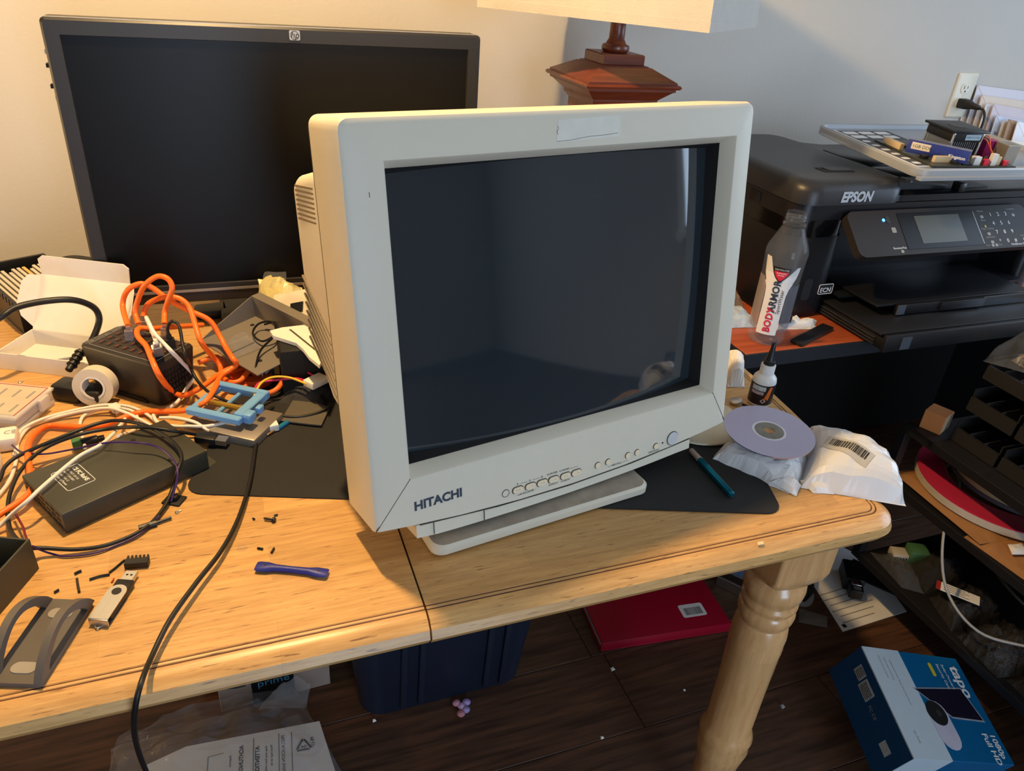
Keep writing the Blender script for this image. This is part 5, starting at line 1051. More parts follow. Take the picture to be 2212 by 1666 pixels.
for x_, y_ in ((0.02, by_ * 0.8), (bx_ * 0.8, by_ * 0.25), (bx_ * 0.75, by_ * 0.75)): obj('bracket_hole', xf(lathe([(0.0035, 0), (0.0035, 0.0004)], 14), (x_, y_, 0.0015)), BLACKM, br, 0)
obj('bracket_slot', box((bx_ * 0.45, 0.01, 0.0015), (bx_ * 0.47, by_ * 0.5, 0.0019)), BLACKM, br, 0)
brm = brm @ Matrix.Translation((bx_ * 0.25, by_ * 0.55, 0.002))
cable('black_cable_coil', [brm @ Vector(p) for p in ((0.01, 0.03, 0.008), (0.03, 0.036, 0.016), (0.055, 0.02, 0.014), (0.05, -0.002, 0.008), (0.02, 0.002, 0.008), (0.008, 0.022, 0.012), (0.03, 0.032, 0.018), (0.06, 0.014, 0.016), (0.07, -0.02, 0.008), (0.095, -0.05, -0.004))], 0.0016, BLACKC, 'thin black cable coil lying on the grey metal bracket', n=6)
tag(obj('clear_wrap', xm(pillow([(0.005, -0.045, 0.002), (0.05, -0.05, 0.002), (0.055, -0.01, 0.002), (0.012, -0.005, 0.002)], 0.018, 8, 61, 0.008), brm), FILM, None, 0), 'crinkled clear wrapper resting on the grey metal bracket', 'wrapper')
wp = [at(u, v, 0.832) for u, v in ((583, 715), (610, 708), (680, 700), (712, 745), (690, 790), (668, 772), (655, 755), (640, 742), (612, 733), (590, 726))]
wbr = thing('white_bracket', 'white plastic bracket plate wedged beside the beige monitor', 'bracket', (0.07, 1.05, 0.80))
obj('plate', prism([(p.x, p.y) for p in wp], 0.8275, 0.8325), WHITEP, wbr, 0, world=True)
obj('seam_groove', prism([(p.x, p.y) for p in (at(624, 712, .8328), at(628, 711, .8328), at(692, 762, .8328), at(690, 765, .8328))], 0.8324, 0.8328), SEAM, wbr, 0, world=True)
tag(obj('black_box_part', box((0.045, 0.965, TT + 0.002), (0.135, 1.03, 0.826), 0.004), BLACKM), 'black electronics module under the white bracket', 'module')
fin = thing('heatsink_bar', 'silver finned aluminium extrusion end by the orange loop', 'extrusion', at(570, 797, 0.775))
obj('bar', box((-0.012, 0, -0.02), (0.014, 0.06, 0.004), 0.002), BLACKM, fin)
for i, (x_, z_) in enumerate(((-0.010, -0.002), (-0.003, -0.008), (0.004, -0.004), (0.010, -0.012), (-0.008, -0.014), (0.002, -0.017))): obj('fin_tip', xf(box((-0.0035, -0.003, -0.001), (0.0035, 0.0, 0.001)), (x_, -0.0005, z_), (0, R(40 + 50 * i), 0)), CHROME, fin, 0)
# blue plastic frame
bf = [at(u, v, 0.785) for u, v in ((398, 878), (478, 818), (580, 838), (500, 900))]
BFm = frame3((bf[0].x, bf[0].y, 0.772), (bf[3] - bf[0]).normalized(), (0.05, -0.05, 1))
BLU = mat('light_blue_plastic', S(110, 160, 210), 0.45, var=0.03); fw, fd = (bf[3] - bf[0]).length + 0.01, (bf[1] - bf[0]).length * 0.95
bfr = thing('blue_drive_caddy', 'light blue plastic drive caddy lying open among the cables', 'drive caddy', m=BFm)
for lo, hi in (((0, 0, 0), (fw, 0.010, 0.010)), ((0, fd - 0.010, 0), (fw, fd, 0.012)), ((0, 0.010, 0), (0.010, fd - 0.01, 0.008)), ((fw - 0.014, 0.010, 0), (fw, fd - 0.01, 0.012)), ((fw * 0.45, 0.010, 0), (fw * 0.52, fd - 0.01, 0.006))): obj('frame_bar', box(lo, hi, 0.0015, 1), BLU, bfr, 20)
obj('clip', join(box((fw, fd * 0.1, 0.0), (fw + 0.012, fd * 0.3, 0.014), 0.002), box((fw + 0.004, fd * 0.4, 0.002), (fw + 0.012, fd * 0.55, 0.012), 0.002)), BLU, bfr)
obj('gold_strip', xf(lathe([(0.004, 0.0), (0.004, 0.05)], 10), (0.015, fd * 0.4, 0.006), (0, R(90), 0)), mat('brass', S(190, 150, 60), 0.3, metal=0.8), bfr)
hd = obj('disk_drive', box((0, 0, 0.001), (0.105, 0.072, 0.014), 0.002), mat('drive_silver', S(150, 140, 128), 0.35, metal=0.5, var=0.1), None); hd.matrix_basis = frame3((bf[0].x - 0.006, bf[0].y - 0.010, TT), (bf[3] - bf[0]).normalized())
tag(hd, 'flat grey metal drive lying under the blue plastic caddy', 'drive')
# antistatic bag with circuit piece by the monitor
tag(obj('metal_plate', prism([(p.x, p.y) for p in (at(606, 908, .757), at(640, 852, .757), at(712, 880, .757), at(694, 918, .757), at(672, 916, .757))], 0.7545, 0.7565), mat('plate_grey', S(120, 114, 104), 0.35, metal=0.5, var=0.08), None, 0), 'grey metal cover plate on the mat touching the monitor', 'plate')
tag(obj('plastic_sleeve', pillow([(0.035, 0.955), (0.09, 0.93), (0.118, 0.975), (0.06, 1.0)], 0.018, 9, 70, 0.006), FILMD, None, 0), 'dark crinkled plastic sleeve behind the metal cover plate', 'sleeve')
RED = mat('magenta_wire', S(206, 24, 84), 0.4, var=0); YEL = mat('yellow_wire', S(232, 178, 40), 0.4, var=0)
mx_ = thing('molex_lead', 'power lead with yellow and red wires and two white plugs', 'lead', at(575, 905))
obj('yellow_wire', tube([at(u, v, TT + h) for u, v, h in ((562, 905, .008), (548, 880, .02), (551, 852, .03), (565, 827, .038), (590, 815, .04), (625, 816, .038), (664, 830, .034))], 0.0017, 8), YEL, mx_, 60, world=True)
obj('red_wire', tube([at(u, v, TT + h) for u, v, h in ((571, 899, .008), (556, 878, .018), (549, 850, .026), (560, 828, .032), (600, 821, .034), (640, 818, .034), (668, 826, .034))], 0.0017, 8), RED, mx_, 60, world=True)
obj('red_wire', tube([at(u, v, TT + h) for u, v, h in ((678, 812, .036), (662, 802, .04), (655, 790, .04), (664, 782, .04))], 0.0015, 8), RED, mx_, 60, world=True)
def plugbox(u1, v1, u2, v2, w, z): 
    a, b = at(u1, v1, z), at(u2, v2, z); obj('white_plug', xm(box((0, -w, -0.005), ((b - a).length, w, 0.005), 0.0015), frame3(a, b - a)), WHITEP, mx_, 30, world=True)
plugbox(571, 898, 585, 928, 0.011, 0.758); plugbox(665, 832, 700, 815, 0.010, 0.784)
sdv = thing('screwdriver', 'tiny screwdriver with blue handle on the mat', 'screwdriver', m=frame3(at(577, 940, 0.7545), at(623, 911, 0.7545) - at(577, 940, 0.7545)))
sl_ = (at(623, 911, .7545) - at(577, 940, .7545)).length
obj('shaft', xf(lathe([(0.0012, 0), (0.0015, 0.001), (0.0015, sl_ * 0.45)], 8), rot=(0, R(90), 0)), mat('shaft_brass', S(160, 130, 90), 0.3, metal=0.8), sdv); obj('handle', xf(lathe([(0.0028, sl_ * 0.44), (0.0034, sl_ * 0.5), (0.0034, sl_ * 0.9), (0.0025, sl_)], 12), rot=(0, R(90), 0)), mat('cyan_plastic', S(30, 110, 150), 0.35), sdv)
# plastic bags at the foot of the black monitor
yb = thing('foam_bag', 'clear bag of pale yellow foam pieces in front of the black monitor', 'bag', (0.05, 1.20, TT))
YF = film('yellow_film', (0.72, 0.62, 0.26, 1), 0.3, 0.7)
obj('bag_film', pillow([(0.02, 1.13, TT), (0.095, 1.10, TT + 0.01), (0.10, 1.19, TT + 0.075), (0.035, 1.215, TT + 0.085)], 0.032, 12, 41, 0.016, freq=50), YF, yb, 0, world=True)
obj('bag_top', pillow([(0.035, 1.20, TT + 0.075), (0.075, 1.19, TT + 0.075), (0.078, 1.205, TT + 0.098), (0.045, 1.215, TT + 0.095)], 0.008, 6, 43, 0.006), FILM, yb, 0, world=True)
tag(obj('foam_strip', xm(pillow([(0, 0, 0), (0.075, -0.045, 0), (0.085, -0.02, 0.004), (0.01, 0.025, 0.004)], 0.012, 8, 45, 0.003), Matrix.Translation((0.005, 1.155, TT + 0.012))), mat('foam_white', S(222, 210, 180), 0.6, var=0.1), None, 0), 'white printed plastic strip below the yellow foam bag', 'strip')
zb2 = thing('zip_bag', 'small clear zip bag with a black chip inside beside the monitor', 'bag', m=frame3((0.066, 1.13, TT + 0.060), (0.75, -0.45, 0.3), (-0.3, -0.75, 0.9)))
obj('bag_film', box((-0.022, -0.042, 0), (0.048, 0.034, 0.0016), 0.0006, 1), mat('milky_film', S(216, 206, 186), 0.25, var=0.06), zb2, 0)
obj('chip', box((0.012, -0.004, 0.0016), (0.034, 0.012, 0.004)), BLACKP, zb2, 0); obj('chip', box((0.014, -0.026, 0.0016), (0.03, -0.022, 0.003)), DGREY, zb2, 0)
tag(obj('clear_scrap_bag', pillow([(-0.065, 1.06, TT), (0.0, 1.03, TT), (0.012, 1.085, TT), (-0.05, 1.11, TT)], 0.03, 10, 77, 0.012), FILM, None, 0), 'crumpled clear bag behind the right end of the charger', 'bag')
tag(obj('orange_ring', xf(ring(0.012, 0.03, 0.0, 0.014), at(545, 822, 0.7525)), mat('orange_spool', S(212, 84, 24), 0.45), None, 30), 'orange flat cable spool under the cables by the bracket', 'spool')
tag(obj('black_puck', box((0.0, 0, 0.001), (0.055, 0.04, 0.018), 0.006), BLACKP), 'small black box under the black monitor base', 'box').matrix_basis = frame3((-0.07, 1.25, TT), (0.97, 0.1, 0))

# ================================================================== BLACK SHELF UNIT AT THE RIGHT
SHB = mat('black_shelf_laminate', S(24, 22, 22), 0.5, var=0.05)
su_ = thing('shelf_unit', 'low black shelf unit at the right, loaded with small parts', 'shelf', (1.48, 0.62, 0))
SX0, SX1, SY0, SY1 = 1.30, 1.70, 0.18, 0.972
for z_ in (0.50, 0.362, 0.146): obj('shelf_board', box((SX0, SY0 + 0.021, z_), (SX1, SY1 - 0.021, z_ + 0.02), 0.001), SHB, su_, 0, world=True)
for x_, y_ in ((SX0, SY0), (SX1 - 0.02, SY0), (SX0, SY1 - 0.02), (SX1 - 0.02, SY1 - 0.02)): obj('post', box((x_, y_, 0.0 if y_ < 0.5 or x_ > 1.5 else 0.147), (x_ + 0.02, y_ + 0.02, 0.52), 0.001), SHB, su_, 0, world=True)
obj('back_panel', box((SX1, SY0, 0.0), (SX1 + 0.01, SY1, 0.52)), SHB, su_, 0, world=True)
# parts organiser racks: stepped rows of open bins
BINM = mat('bin_black', S(30, 27, 25), 0.55, var=0.04)
for k in range(3):
    y1_ = 0.890 - 0.112 * k; y0_ = y1_ - 0.104
    rk = thing('bin_rack', ['black stepped bin rack nearest the small cardboard box', 'black stepped bin rack in the middle of the shelf top', 'black stepped bin rack nearest the viewer on the shelf top'][k], 'bin rack', (1.36, (y0_ + y1_) / 2, 0.52), group='bin racks on the black shelf')
    for j, (xf_, zb3) in enumerate(((1.352, 0.5215), (1.362, 0.592), (1.372, 0.662))):
        tr = obj('bin_row', join(box((xf_, y0_, zb3), (xf_ + 0.14, y1_, zb3 + 0.003)), prism_y([(xf_ - 0.006, zb3), (xf_, zb3), (xf_ + 0.003, zb3 + 0.028), (xf_ - 0.003, zb3 + 0.028)], y0_, y1_), box((xf_ + 0.137, y0_, zb3), (xf_ + 0.14, y1_, zb3 + 0.066)), box((xf_, y0_, zb3), (xf_ + 0.137, y0_ + 0.0025, zb3 + 0.045)), box((xf_, y1_ - 0.0025, zb3), (xf_ + 0.137, y1_, zb3 + 0.045))), BINM, rk, 0, world=True)
        for q_ in (1, 2): obj('divider', box((xf_, y0_ + 0.104 * q_ / 3 - 0.0008, zb3 + 0.003), (xf_ + 0.137, y0_ + 0.104 * q_ / 3 + 0.0008, zb3 + 0.032)), DGREY, tr, 0, world=True)
ob2 = thing('small_carton', 'small brown cardboard carton on the black shelf under the desk', 'carton', m=frame3((1.335, 0.905, 0.5205), (0.92, 0.38, 0)))
obj('carton_body', box((0, 0, 0), (0.045, 0.042, 0.042), 0.0005, 1), mat('carton_orange', S(196, 124, 66), 0.7, var=0.03), ob2, 0); obj('carton_flap', box((0.001, -0.0012, 0.004), (0.044, 0.0, 0.041)), mat('carton_pale', S(176, 150, 122), 0.7), ob2, 0)
tag(obj('screw_bag', pillow([(1.37, 0.80, 0.715), (1.47, 0.80, 0.715), (1.47, 0.90, 0.70), (1.36, 0.90, 0.695)], 0.075, 12, 81, 0.012, freq=30), FILM, None, 0), 'clear plastic bag bulging on top of the bin racks', 'bag')
tag(obj('silver_parts', pillow([(1.40, 0.82, 0.705), (1.45, 0.82, 0.705), (1.45, 0.87, 0.705), (1.40, 0.87, 0.705)], 0.03, 10, 82, 0.016, freq=120), mat('mixed_metal', S(150, 140, 126), 0.3, metal=0.7, var=0.4, vscale=200), None, 0), 'heap of small metal parts inside the clear bag', 'metal parts')
# middle board: kraft envelopes and the pink ring
for i, (q, lab) in enumerate(((((1.305, 0.72), (1.52, 0.70), (1.55, 0.93), (1.318, 0.962)), 'kraft envelope lying under the pink ring on the shelf'), (((1.312, 0.62), (1.46, 0.64), (1.44, 0.78), (1.30, 0.75)), 'wrinkled kraft envelope sticking out below the pink ring'))):
    tag(obj('kraft_envelope', pillow([(x, y, 0.3825 + 0.0065 * (1 - i)) for x, y in q], 0.006, 9, 90 + i, 0.003), KRAFT, None, 0), lab, 'envelope', 'kraft envelopes on the shelf')
pr_ = thing('ring_spool', 'large pink and white ring spool lying on kraft envelopes', 'spool', (1.50, 0.835, 0.398))
obj('white_rim', ring(0.115, 0.176, 0.0, 0.016, 64), mat('spool_white', S(186, 176, 160), 0.6), pr_, 30)
obj('pink_face', ring(0.118, 0.1755, 0.016, 0.0185, 64), mat('spool_pink', S(190, 44, 76), 0.4, var=0.03), pr_, 30)
gr_ = thing('cream_ring', 'smaller cream and grey ring stacked on the pink spool', 'ring', (1.545, 0.83, 0.417))
obj('grey_band', ring(0.10, 0.145, 0.0, 0.008, 56), mat('band_grey', S(92, 84, 90), 0.5), gr_, 30); obj('cream_band', ring(0.105, 0.142, 0.008, 0.022, 56), mat('band_cream', S(186, 164, 126), 0.6), gr_, 30)
tag(obj('paper_curl', pillow([(1.335, 0.675, 0.395), (1.37, 0.665, 0.395), (1.375, 0.69, 0.40), (1.345, 0.695, 0.40)], 0.006, 5, 7, 0.003), PAPER, None, 0), 'small curled white paper scrap on the lower kraft envelope', 'paper')
# bottom board: bags of hardware
SPK = film('sparkle_film', (0.025, 0.022, 0.02, 1), 0.09, 0.85, 0.8, 60)
for i, (q, h_, lab) in enumerate(((((1.35, 0.80), (1.46, 0.79), (1.50, 0.87), (1.39, 0.895)), 0.045, 'dark crinkled bag of parts right of the green connector block'), (((1.315, 0.70), (1.44, 0.68), (1.48, 0.77), (1.345, 0.79)), 0.05, 'crinkled clear bag with paper label on the bottom shelf'), (((1.305, 0.58), (1.43, 0.56), (1.45, 0.66), (1.315, 0.69)), 0.05, 'crinkled bag of screws below the labelled bag'), (((1.31, 0.44), (1.42, 0.43), (1.45, 0.55), (1.32, 0.57)), 0.055, 'crinkled bag nearest the viewer on the bottom shelf'))):
    tag(obj('hardware_bag', pillow([(x, y, 0.1665) for x, y in q], h_, 14, 100 + i, 0.016, freq=46), SPK, None, 0), lab, 'bag', 'hardware bags on the bottom shelf')
lbm = frame3((1.338, 0.772, 0.222), (0.45, -0.55, -0.02), (-0.1, 0.05, 1))
lt_ = thing('bag_label', 'white paper header label with red edge on the labelled bag', 'label', m=lbm)
obj('label_sheet', box((0, -0.016, 0), (0.075, 0.012, 0.0006)), PAPER, lt_, 0); obj('red_edge', box((-0.009, -0.016, 0), (0.0, 0.012, 0.0007)), mat('label_red', S(150, 44, 40), 0.5), lt_, 0)
for i in range(4): obj('label_print', box((0.006, -0.012 + 0.006 * i, 0.0006), (0.055 - 0.008 * (i % 2), -0.0098 + 0.006 * i, 0.0008)), INKG, lt_, 0)
gc = thing('terminal_block', 'green and cream terminal block in a bag on the bottom shelf', 'terminal block', m=frame3((1.365, 0.895, 0.168), (0.62, -0.30, 0)))
obj('green_block', box((0.02, 0, 0), (0.062, 0.038, 0.034), 0.002), mat('block_green', S(70, 112, 76), 0.45, var=0.04), gc); obj('cream_block', box((-0.016, 0.002, 0), (0.019, 0.034, 0.02), 0.002), mat('block_cream', S(186, 176, 160), 0.5), gc)
for i in range(5): obj('terminal_slot', box((-0.012 + 0.006 * i, 0.0012, 0.006), (-0.009 + 0.006 * i, 0.0022, 0.014)), BLACKM, gc, 0)
tag(obj('flat_hardware_bag', pillow([(1.31, 0.83, 0.1665), (1.345, 0.80, 0.1665), (1.40, 0.90, 0.1665), (1.325, 0.945, 0.1665)], 0.016, 10, 120, 0.008), FILMD, None, 0), 'flat dark bag at the far end of the bottom shelf', 'bag')
cable('grey_cable_coil', [(1.60 + 0.075 * math.cos(t * 0.7) + 0.006 * math.sin(t * 2.1), 0.72 + 0.10 * math.sin(t * 0.7), 0.1715 + 0.0022 * t) for t in range(0, 46)], 0.0032, mat('cable_olive', S(140, 132, 112), 0.5), 'grey green cable coil at the back of the bottom shelf', sub=3)
cable('grey_cable', [(1.46, 0.93, 0.41), (1.40, 0.86, 0.40), (1.30, 0.79, 0.36), (1.27, 0.72, 0.28), (1.285, 0.64, 0.24), (1.36, 0.58, 0.235), (1.46, 0.53, 0.22)], 0.0028, mat('cable_grey', S(150, 148, 146), 0.5), 'single grey cable hanging in front of the black shelf')

# ================================================================== ON THE FLOOR
tpm = Matrix.Translation((1.06, 0.697, 0.2075)) @ Matrix.Rotation(-0.16, 4, 'Z') @ Matrix.Rotation(0.287, 4, 'Y') @ Matrix.Rotation(0.24, 4, 'X')
cbx = thing('camera_box', 'blue and white retail box of a security camera tilted on the floor', 'box', m=tpm)
W_, L_, H_ = 0.251, 0.209, 0.10
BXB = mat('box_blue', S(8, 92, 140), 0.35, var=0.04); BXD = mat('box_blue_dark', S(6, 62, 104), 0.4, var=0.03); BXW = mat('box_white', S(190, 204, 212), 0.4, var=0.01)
obj('carton', box((0, -L_, -H_), (W_, 0, 0), 0.0008, 1), BXB, cbx, 0)
obj('white_band', join(box((-0.0003, -L_ - 0.0003, -0.002), (W_ * 0.37, 0.0003, 0.0004)), box((0.0, -L_ - 0.0005, -H_ * 0.9), (W_ * 0.37, -L_, 0.0))), BXW, cbx, 0)
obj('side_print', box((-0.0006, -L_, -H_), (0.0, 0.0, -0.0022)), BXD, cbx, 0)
def toplab(body, size, x, y, m=INKW, bold=0.0): return text('box_print', body, size, m, cbx, (x, y, 0.0006), (0, 0, R(-90)), ext=0.00005, bold=bold)
toplab('tapo', 0.036, W_ * 0.86, -0.020, bold=0.0008); toplab('Solar-Powered', 0.0095, W_ * 0.775, -0.018); toplab('Security Camera Kit', 0.0095, W_ * 0.72, -0.018); toplab('1080p', 0.0185, W_ * 0.90, -L_ + 0.056, bold=0.0004); toplab('Full HD', 0.0185, W_ * 0.82, -L_ + 0.056, bold=0.0004)
toplab('tp-link', 0.009, W_ * 0.12, -L_ + 0.05, INKG); toplab('Independent Solar Panel, Non-Stop Power', 0.0052, W_ * 0.22, -0.022, INKG); toplab('Works with any device', 0.0048, W_ * 0.12, -0.015, INKG); toplab('Quick setup and privacy', 0.0048, W_ * 0.17, -0.018, INKG)
obj('yellow_tag', prism(rrect(W_ * 0.63, -0.046, W_ * 0.665, -0.018, 0.004), 0.0003, 0.0007), mat('tag_yellow', S(214, 190, 40), 0.5), cbx, 0)
sp = obj('panel_picture_edge', prism([(W_ * 0.33, -L_ * 0.36), (W_ * 0.86, -L_ * 0.31), (W_ * 0.93, -L_ * 0.63), (W_ * 0.60, -L_ * 0.62)], 0.0003, 0.0006), mat('panel_rim', S(150, 156, 166), 0.4), cbx, 0)
obj('panel_picture', prism([(W_ * 0.35, -L_ * 0.37), (W_ * 0.85, -L_ * 0.325), (W_ * 0.915, -L_ * 0.615), (W_ * 0.60, -L_ * 0.605)], 0.0006, 0.0008), mat('panel_dark', S(24, 20, 36), 0.4), sp, 0)
cp_ = obj('camera_picture', prism([(W_ * 0.46 + p[1] * 1.0, -L_ * 0.69 + p[0]) for p in pill(0.092, 0.050)], 0.0008, 0.0011), mat('camera_white', S(190, 188, 204), 0.4), cbx, 0)
obj('camera_lens', prism(circ(W_ * 0.45, -L_ * 0.585, 0.0235, 24), 0.0011, 0.0013), BLACKM, cp_, 0); obj('lens_glint', prism(circ(W_ * 0.47, -L_ * 0.585, 0.006, 16), 0.0013, 0.0015), DGREY, cp_, 0)
for y_, z_, a_, b_ in ((-0.035, -0.030, 0.016, 0.022), (-0.068, -0.034, 0.026, 0.026), (-L_ + 0.040, -0.050, 0.016, 0.018)):
    st2 = obj('side_sticker', box((-0.0009, y_ - a_ / 2 - 0.008, z_ - b_ / 2), (-0.0005, y_ + a_ / 2, z_ + b_ / 2)), mat('sticker_grey', S(170, 176, 180), 0.5, var=0.3, vscale=300), cbx, 0)
    if y_ > -0.1:
        for i in range(5): obj('sticker_bar', box((-0.0011, y_ - a_ / 2 - 0.005, z_ - b_ / 2 + 0.003 + 0.004 * i), (-0.0008, y_ + a_ / 2 - 0.003, z_ - b_ / 2 + 0.0045 + 0.004 * i)), INK, st2, 0)
text('side_print_mark', 'FC CE', 0.010, INKG, cbx, (-0.0009, -0.098, -0.046), (R(90), 0, R(-90)), ext=0.00005)
# red binder
rbm = frame3((0.664, 0.985, 0.001), (0.318, -0.032, 0))
rb = thing('red_binder', 'flat red binder with a barcode sticker on the floor under the table', 'binder', m=rbm)
REDB = mat('red_cover', S(150, 6, 36), 0.4, var=0.03)
obj('cover', join(box((0, 0, 0.022), (0.318, 0.26, 0.0265), 0.0012), box((0, 0, 0), (0.318, 0.26, 0.004), 0.0012), box((0.0, 0.0, 0.003), (0.318, 0.004, 0.024), 0.001)), REDB, rb, 25); obj('pages', box((0.004, 0.004, 0.0042), (0.314, 0.256, 0.0218)), PAPER, rb, 0)
st3 = obj('sticker', prism(rrect(0.215, 0.035, 0.275, 0.073, 0.005), 0.0265, 0.0269), PAPER, rb, 0)
x_ = 0.224; rnd = random.Random(8); bars = []
while x_ < 0.266:
    w_ = rnd.choice((0.0012, 0.002)); bars.append(box((x_, 0.041, 0.0269), (x_ + w_, 0.062, 0.0271))); x_ += w_ + 0.0014
obj('barcode', join(*bars), INK, st3, 0)
# navy tote
tt = thing('storage_tote', 'dark navy plastic storage tote under the table', 'tote', (0.305, 1.20, 0))
NAVY = mat('navy_plastic', S(22, 30, 46), 0.45, var=0.04)
def tl2(i, z): return [(x, y, z) for x, y in rrect(-0.168 - i, -0.235 - i, 0.168 + i, 0.235 + i, 0.045, 6)]
obj('tub', loft([tl2(-0.004, 0.001), tl2(0.0, 0.006), tl2(0.024, 0.30), tl2(0.034, 0.302), tl2(0.034, 0.315), tl2(0.022, 0.315), tl2(-0.004, 0.012)], cap=True), NAVY, tt, 35)
for x_ in (-0.09, -0.055, 0.08, 0.115): obj('rib', xf(box((-0.006, -0.005, 0.02), (0.006, 0.004, 0.29), 0.002), (x_, -0.2375, 0), (R(4.6), 0, 0)), NAVY, tt)
# carton with black tape behind the plastic bag
ab0, ab1 = at(714, 1478, 0.0), at(560, 1530, 0.0)
abm = frame3((ab0.x, ab0.y, 0.001), (ab0.x - ab1.x, ab0.y - ab1.y - 0.012, 0))
ab = thing('shipping_carton', 'pale shipping carton sealed with black tape under the table', 'carton', m=abm)
obj('carton_body', box((-0.21, 0, 0), (0, 0.20, 0.15), 0.001, 1), mat('carton_grey', S(150, 130, 116), 0.8, var=0.04), ab, 0)
tpx = obj('black_tape', box((-0.150, -0.0008, 0), (-0.070, 0.0, 0.15)), mat('tape_black', S(16, 20, 26), 0.35), ab, 0)
text('tape_print', 'prime', 0.026, mat('prime_blue', S(70, 140, 170), 0.5, var=0), tpx, (-0.139, -0.001, 0.046), ext=0.00005); obj('tape_print', tube([(-0.138, -0.001, 0.071), (-0.115, -0.001, 0.080), (-0.085, -0.001, 0.081)], 0.0012, 5), MATS['prime_blue'], tpx, 0)
obj('smile_print', tube([(-0.062, -0.0006, 0.075), (-0.045, -0.0006, 0.086), (-0.034, -0.0006, 0.105)], lambda t: 0.001 + 0.0035 * t, 6), INK, ab, 0); obj('smile_print', tube([(-0.200, -0.0006, 0.068), (-0.180, -0.0006, 0.061), (-0.160, -0.0006, 0.060)], 0.002, 6), INK, ab, 0)
tag(obj('cardboard_sheet', box((0, 0, 0.001), (0.085, 0.006, 0.16)), CARD, None, 0), 'brown cardboard sheet standing left of the pale shipping carton', 'cardboard').matrix_basis = frame3((-0.155, 1.125, 0), (0.98, -0.2, 0))
# plastic bag with printed insert
ins = [at(u, v, 0.075) for u, v in ((318, 1652), (402, 1613), (690, 1558), (760, 1780), (300, 1800))]
pi_ = thing('poly_bag', 'clear plastic bag holding a printed white sheet on the floor', 'bag', (ins[2].x - 0.1, ins[2].y - 0.15, 0.0))
shp = obj('printed_sheet', prism([(p.x, p.y) for p in ins], 0.001, 0.075), mat('sheet_grey_white', S(186, 186, 186), 0.7, var=0.04), pi_, 0, world=True)
im_ = frame3((ins[2].x, ins[2].y, 0.0753), (ins[1] - ins[2]).normalized() * -1)
def itext(body, size, x, y, rot=0.0, m=INK, bold=0.0):
    t = text('sheet_print', body, size, m, shp, (0, 0, 0), (0, 0, 0), ext=0.00004, bold=bold); t.matrix_parent_inverse = wm(shp).inverted()
    t.matrix_basis = im_ @ Matrix.Translation((x, y, 0.0001)) @ Matrix.Rotation(rot, 4, 'Z') @ Matrix.Diagonal((-1, 1, 1, 1))
for i in range(3):
    a0, a1 = R(90 + 120 * i + 12), R(90 + 120 * (i + 1) - 12); c0 = Vector((-0.030, -0.045, 0.0003))
    P = [c0 + 0.0155 * Vector((math.cos(R(90 + 120 * i)) * (1 - t) + math.cos(R(210 + 120 * i)) * t, math.sin(R(90 + 120 * i)) * (1 - t) + math.sin(R(210 + 120 * i)) * t, 0)) for t in (0.08, 0.3, 0.5, 0.7, 0.86)]
    obj('recycling_mark', xm(tube(P, 0.0013, 5), im_), INK, shp, 0, world=True)
itext('04', 0.0085, -0.0255, -0.049); itext('PE-LD', 0.008, -0.012, -0.030, R(90)); itext('ATTENTION!', 0.010, -0.105, -0.028, R(90), bold=0.0003); itext('ACHTUNG! Kunststoff', 0.010, -0.132, -0.020, R(90), bold=0.0002); itext('PRECAUCION bolsa', 0.0085, -0.062, -0.015, R(90)); itext('Keep away from children', 0.0055, -0.092, -0.03, R(90)); itext('Plastic bags can be', 0.0055, -0.083, -0.03, R(90)); itext('dangerous', 0.0055, -0.152, -0.035, R(90))
for a_, b_ in (((-0.072, -0.01), (-0.072, -0.12)), ((-0.050, -0.012), (-0.050, -0.12)), ((-0.115, -0.01), (-0.115, -0.12)), ((-0.19, -0.03), (-0.19, -0.1)), ((-0.165, -0.028), (-0.19, -0.03))):
    obj('sheet_rule', xm(rod((a_[0], a_[1], 0.0002), (b_[0], b_[1], 0.0002), 0.0004, 4), im_), INK, shp, 0, world=True)
bagc = [at(u, v, 0.03) for u, v in ((225, 1760), (800, 1760), (640, 1478), (235, 1600))]
obj('bag_film', pillow([(p.x, p.y, 0.004) for p in bagc], 0.105, 18, 140, 0.022, power=0.35, freq=22), FILM, pi_, 0, world=True)
obj('bag_neck', pillow([(p.x, p.y, p.z) for p in (at(560, 1530, 0.06), at(660, 1530, 0.06), at(672, 1480, 0.11), at(610, 1480, 0.11))], 0.03, 8, 142, 0.02, freq=60), FILM, pi_, 0, world=True)
# papers and bits near the shelf
lf = [at(u, v, 0.0) for u, v in ((1752, 1258), (1820, 1366), (1958, 1322), (1880, 1215), (1815, 1180), (1765, 1200))]
lft = thing('leaflet', 'large printed white leaflet lying on the floor by the black shelf', 'leaflet', (lf[0].x, lf[0].y, 0))
obj('sheet', prism([(p.x, p.y) for p in lf], 0.0008, 0.0016), PAPER, lft, 0, world=True)
lm_ = frame3((lf[1].x, lf[1].y, 0.0017), (lf[2] - lf[1]).normalized())
for i in range(6): obj('print_line', xm(box((0.02 + 0.01 * (i % 2), 0.02 + 0.018 * i, 0), (0.12 + 0.015 * (i % 3), 0.0225 + 0.018 * i, 0.0003)), lm_), INKG, lft, 0, world=True)
obj('print_mark', xm(box((0.012, 0.008, 0), (0.022, 0.018, 0.0003)), lm_), INK, lft, 0, world=True)
tag(obj('folded_paper', pillow([(p.x, p.y, 0.0005) for p in (at(1700, 1255, 0), at(1755, 1245, 0), at(1790, 1180, 0), at(1735, 1185, 0))], 0.012, 6, 150, 0.004), PAPER, None, 0), 'folded white paper behind the table leg on the floor', 'paper')
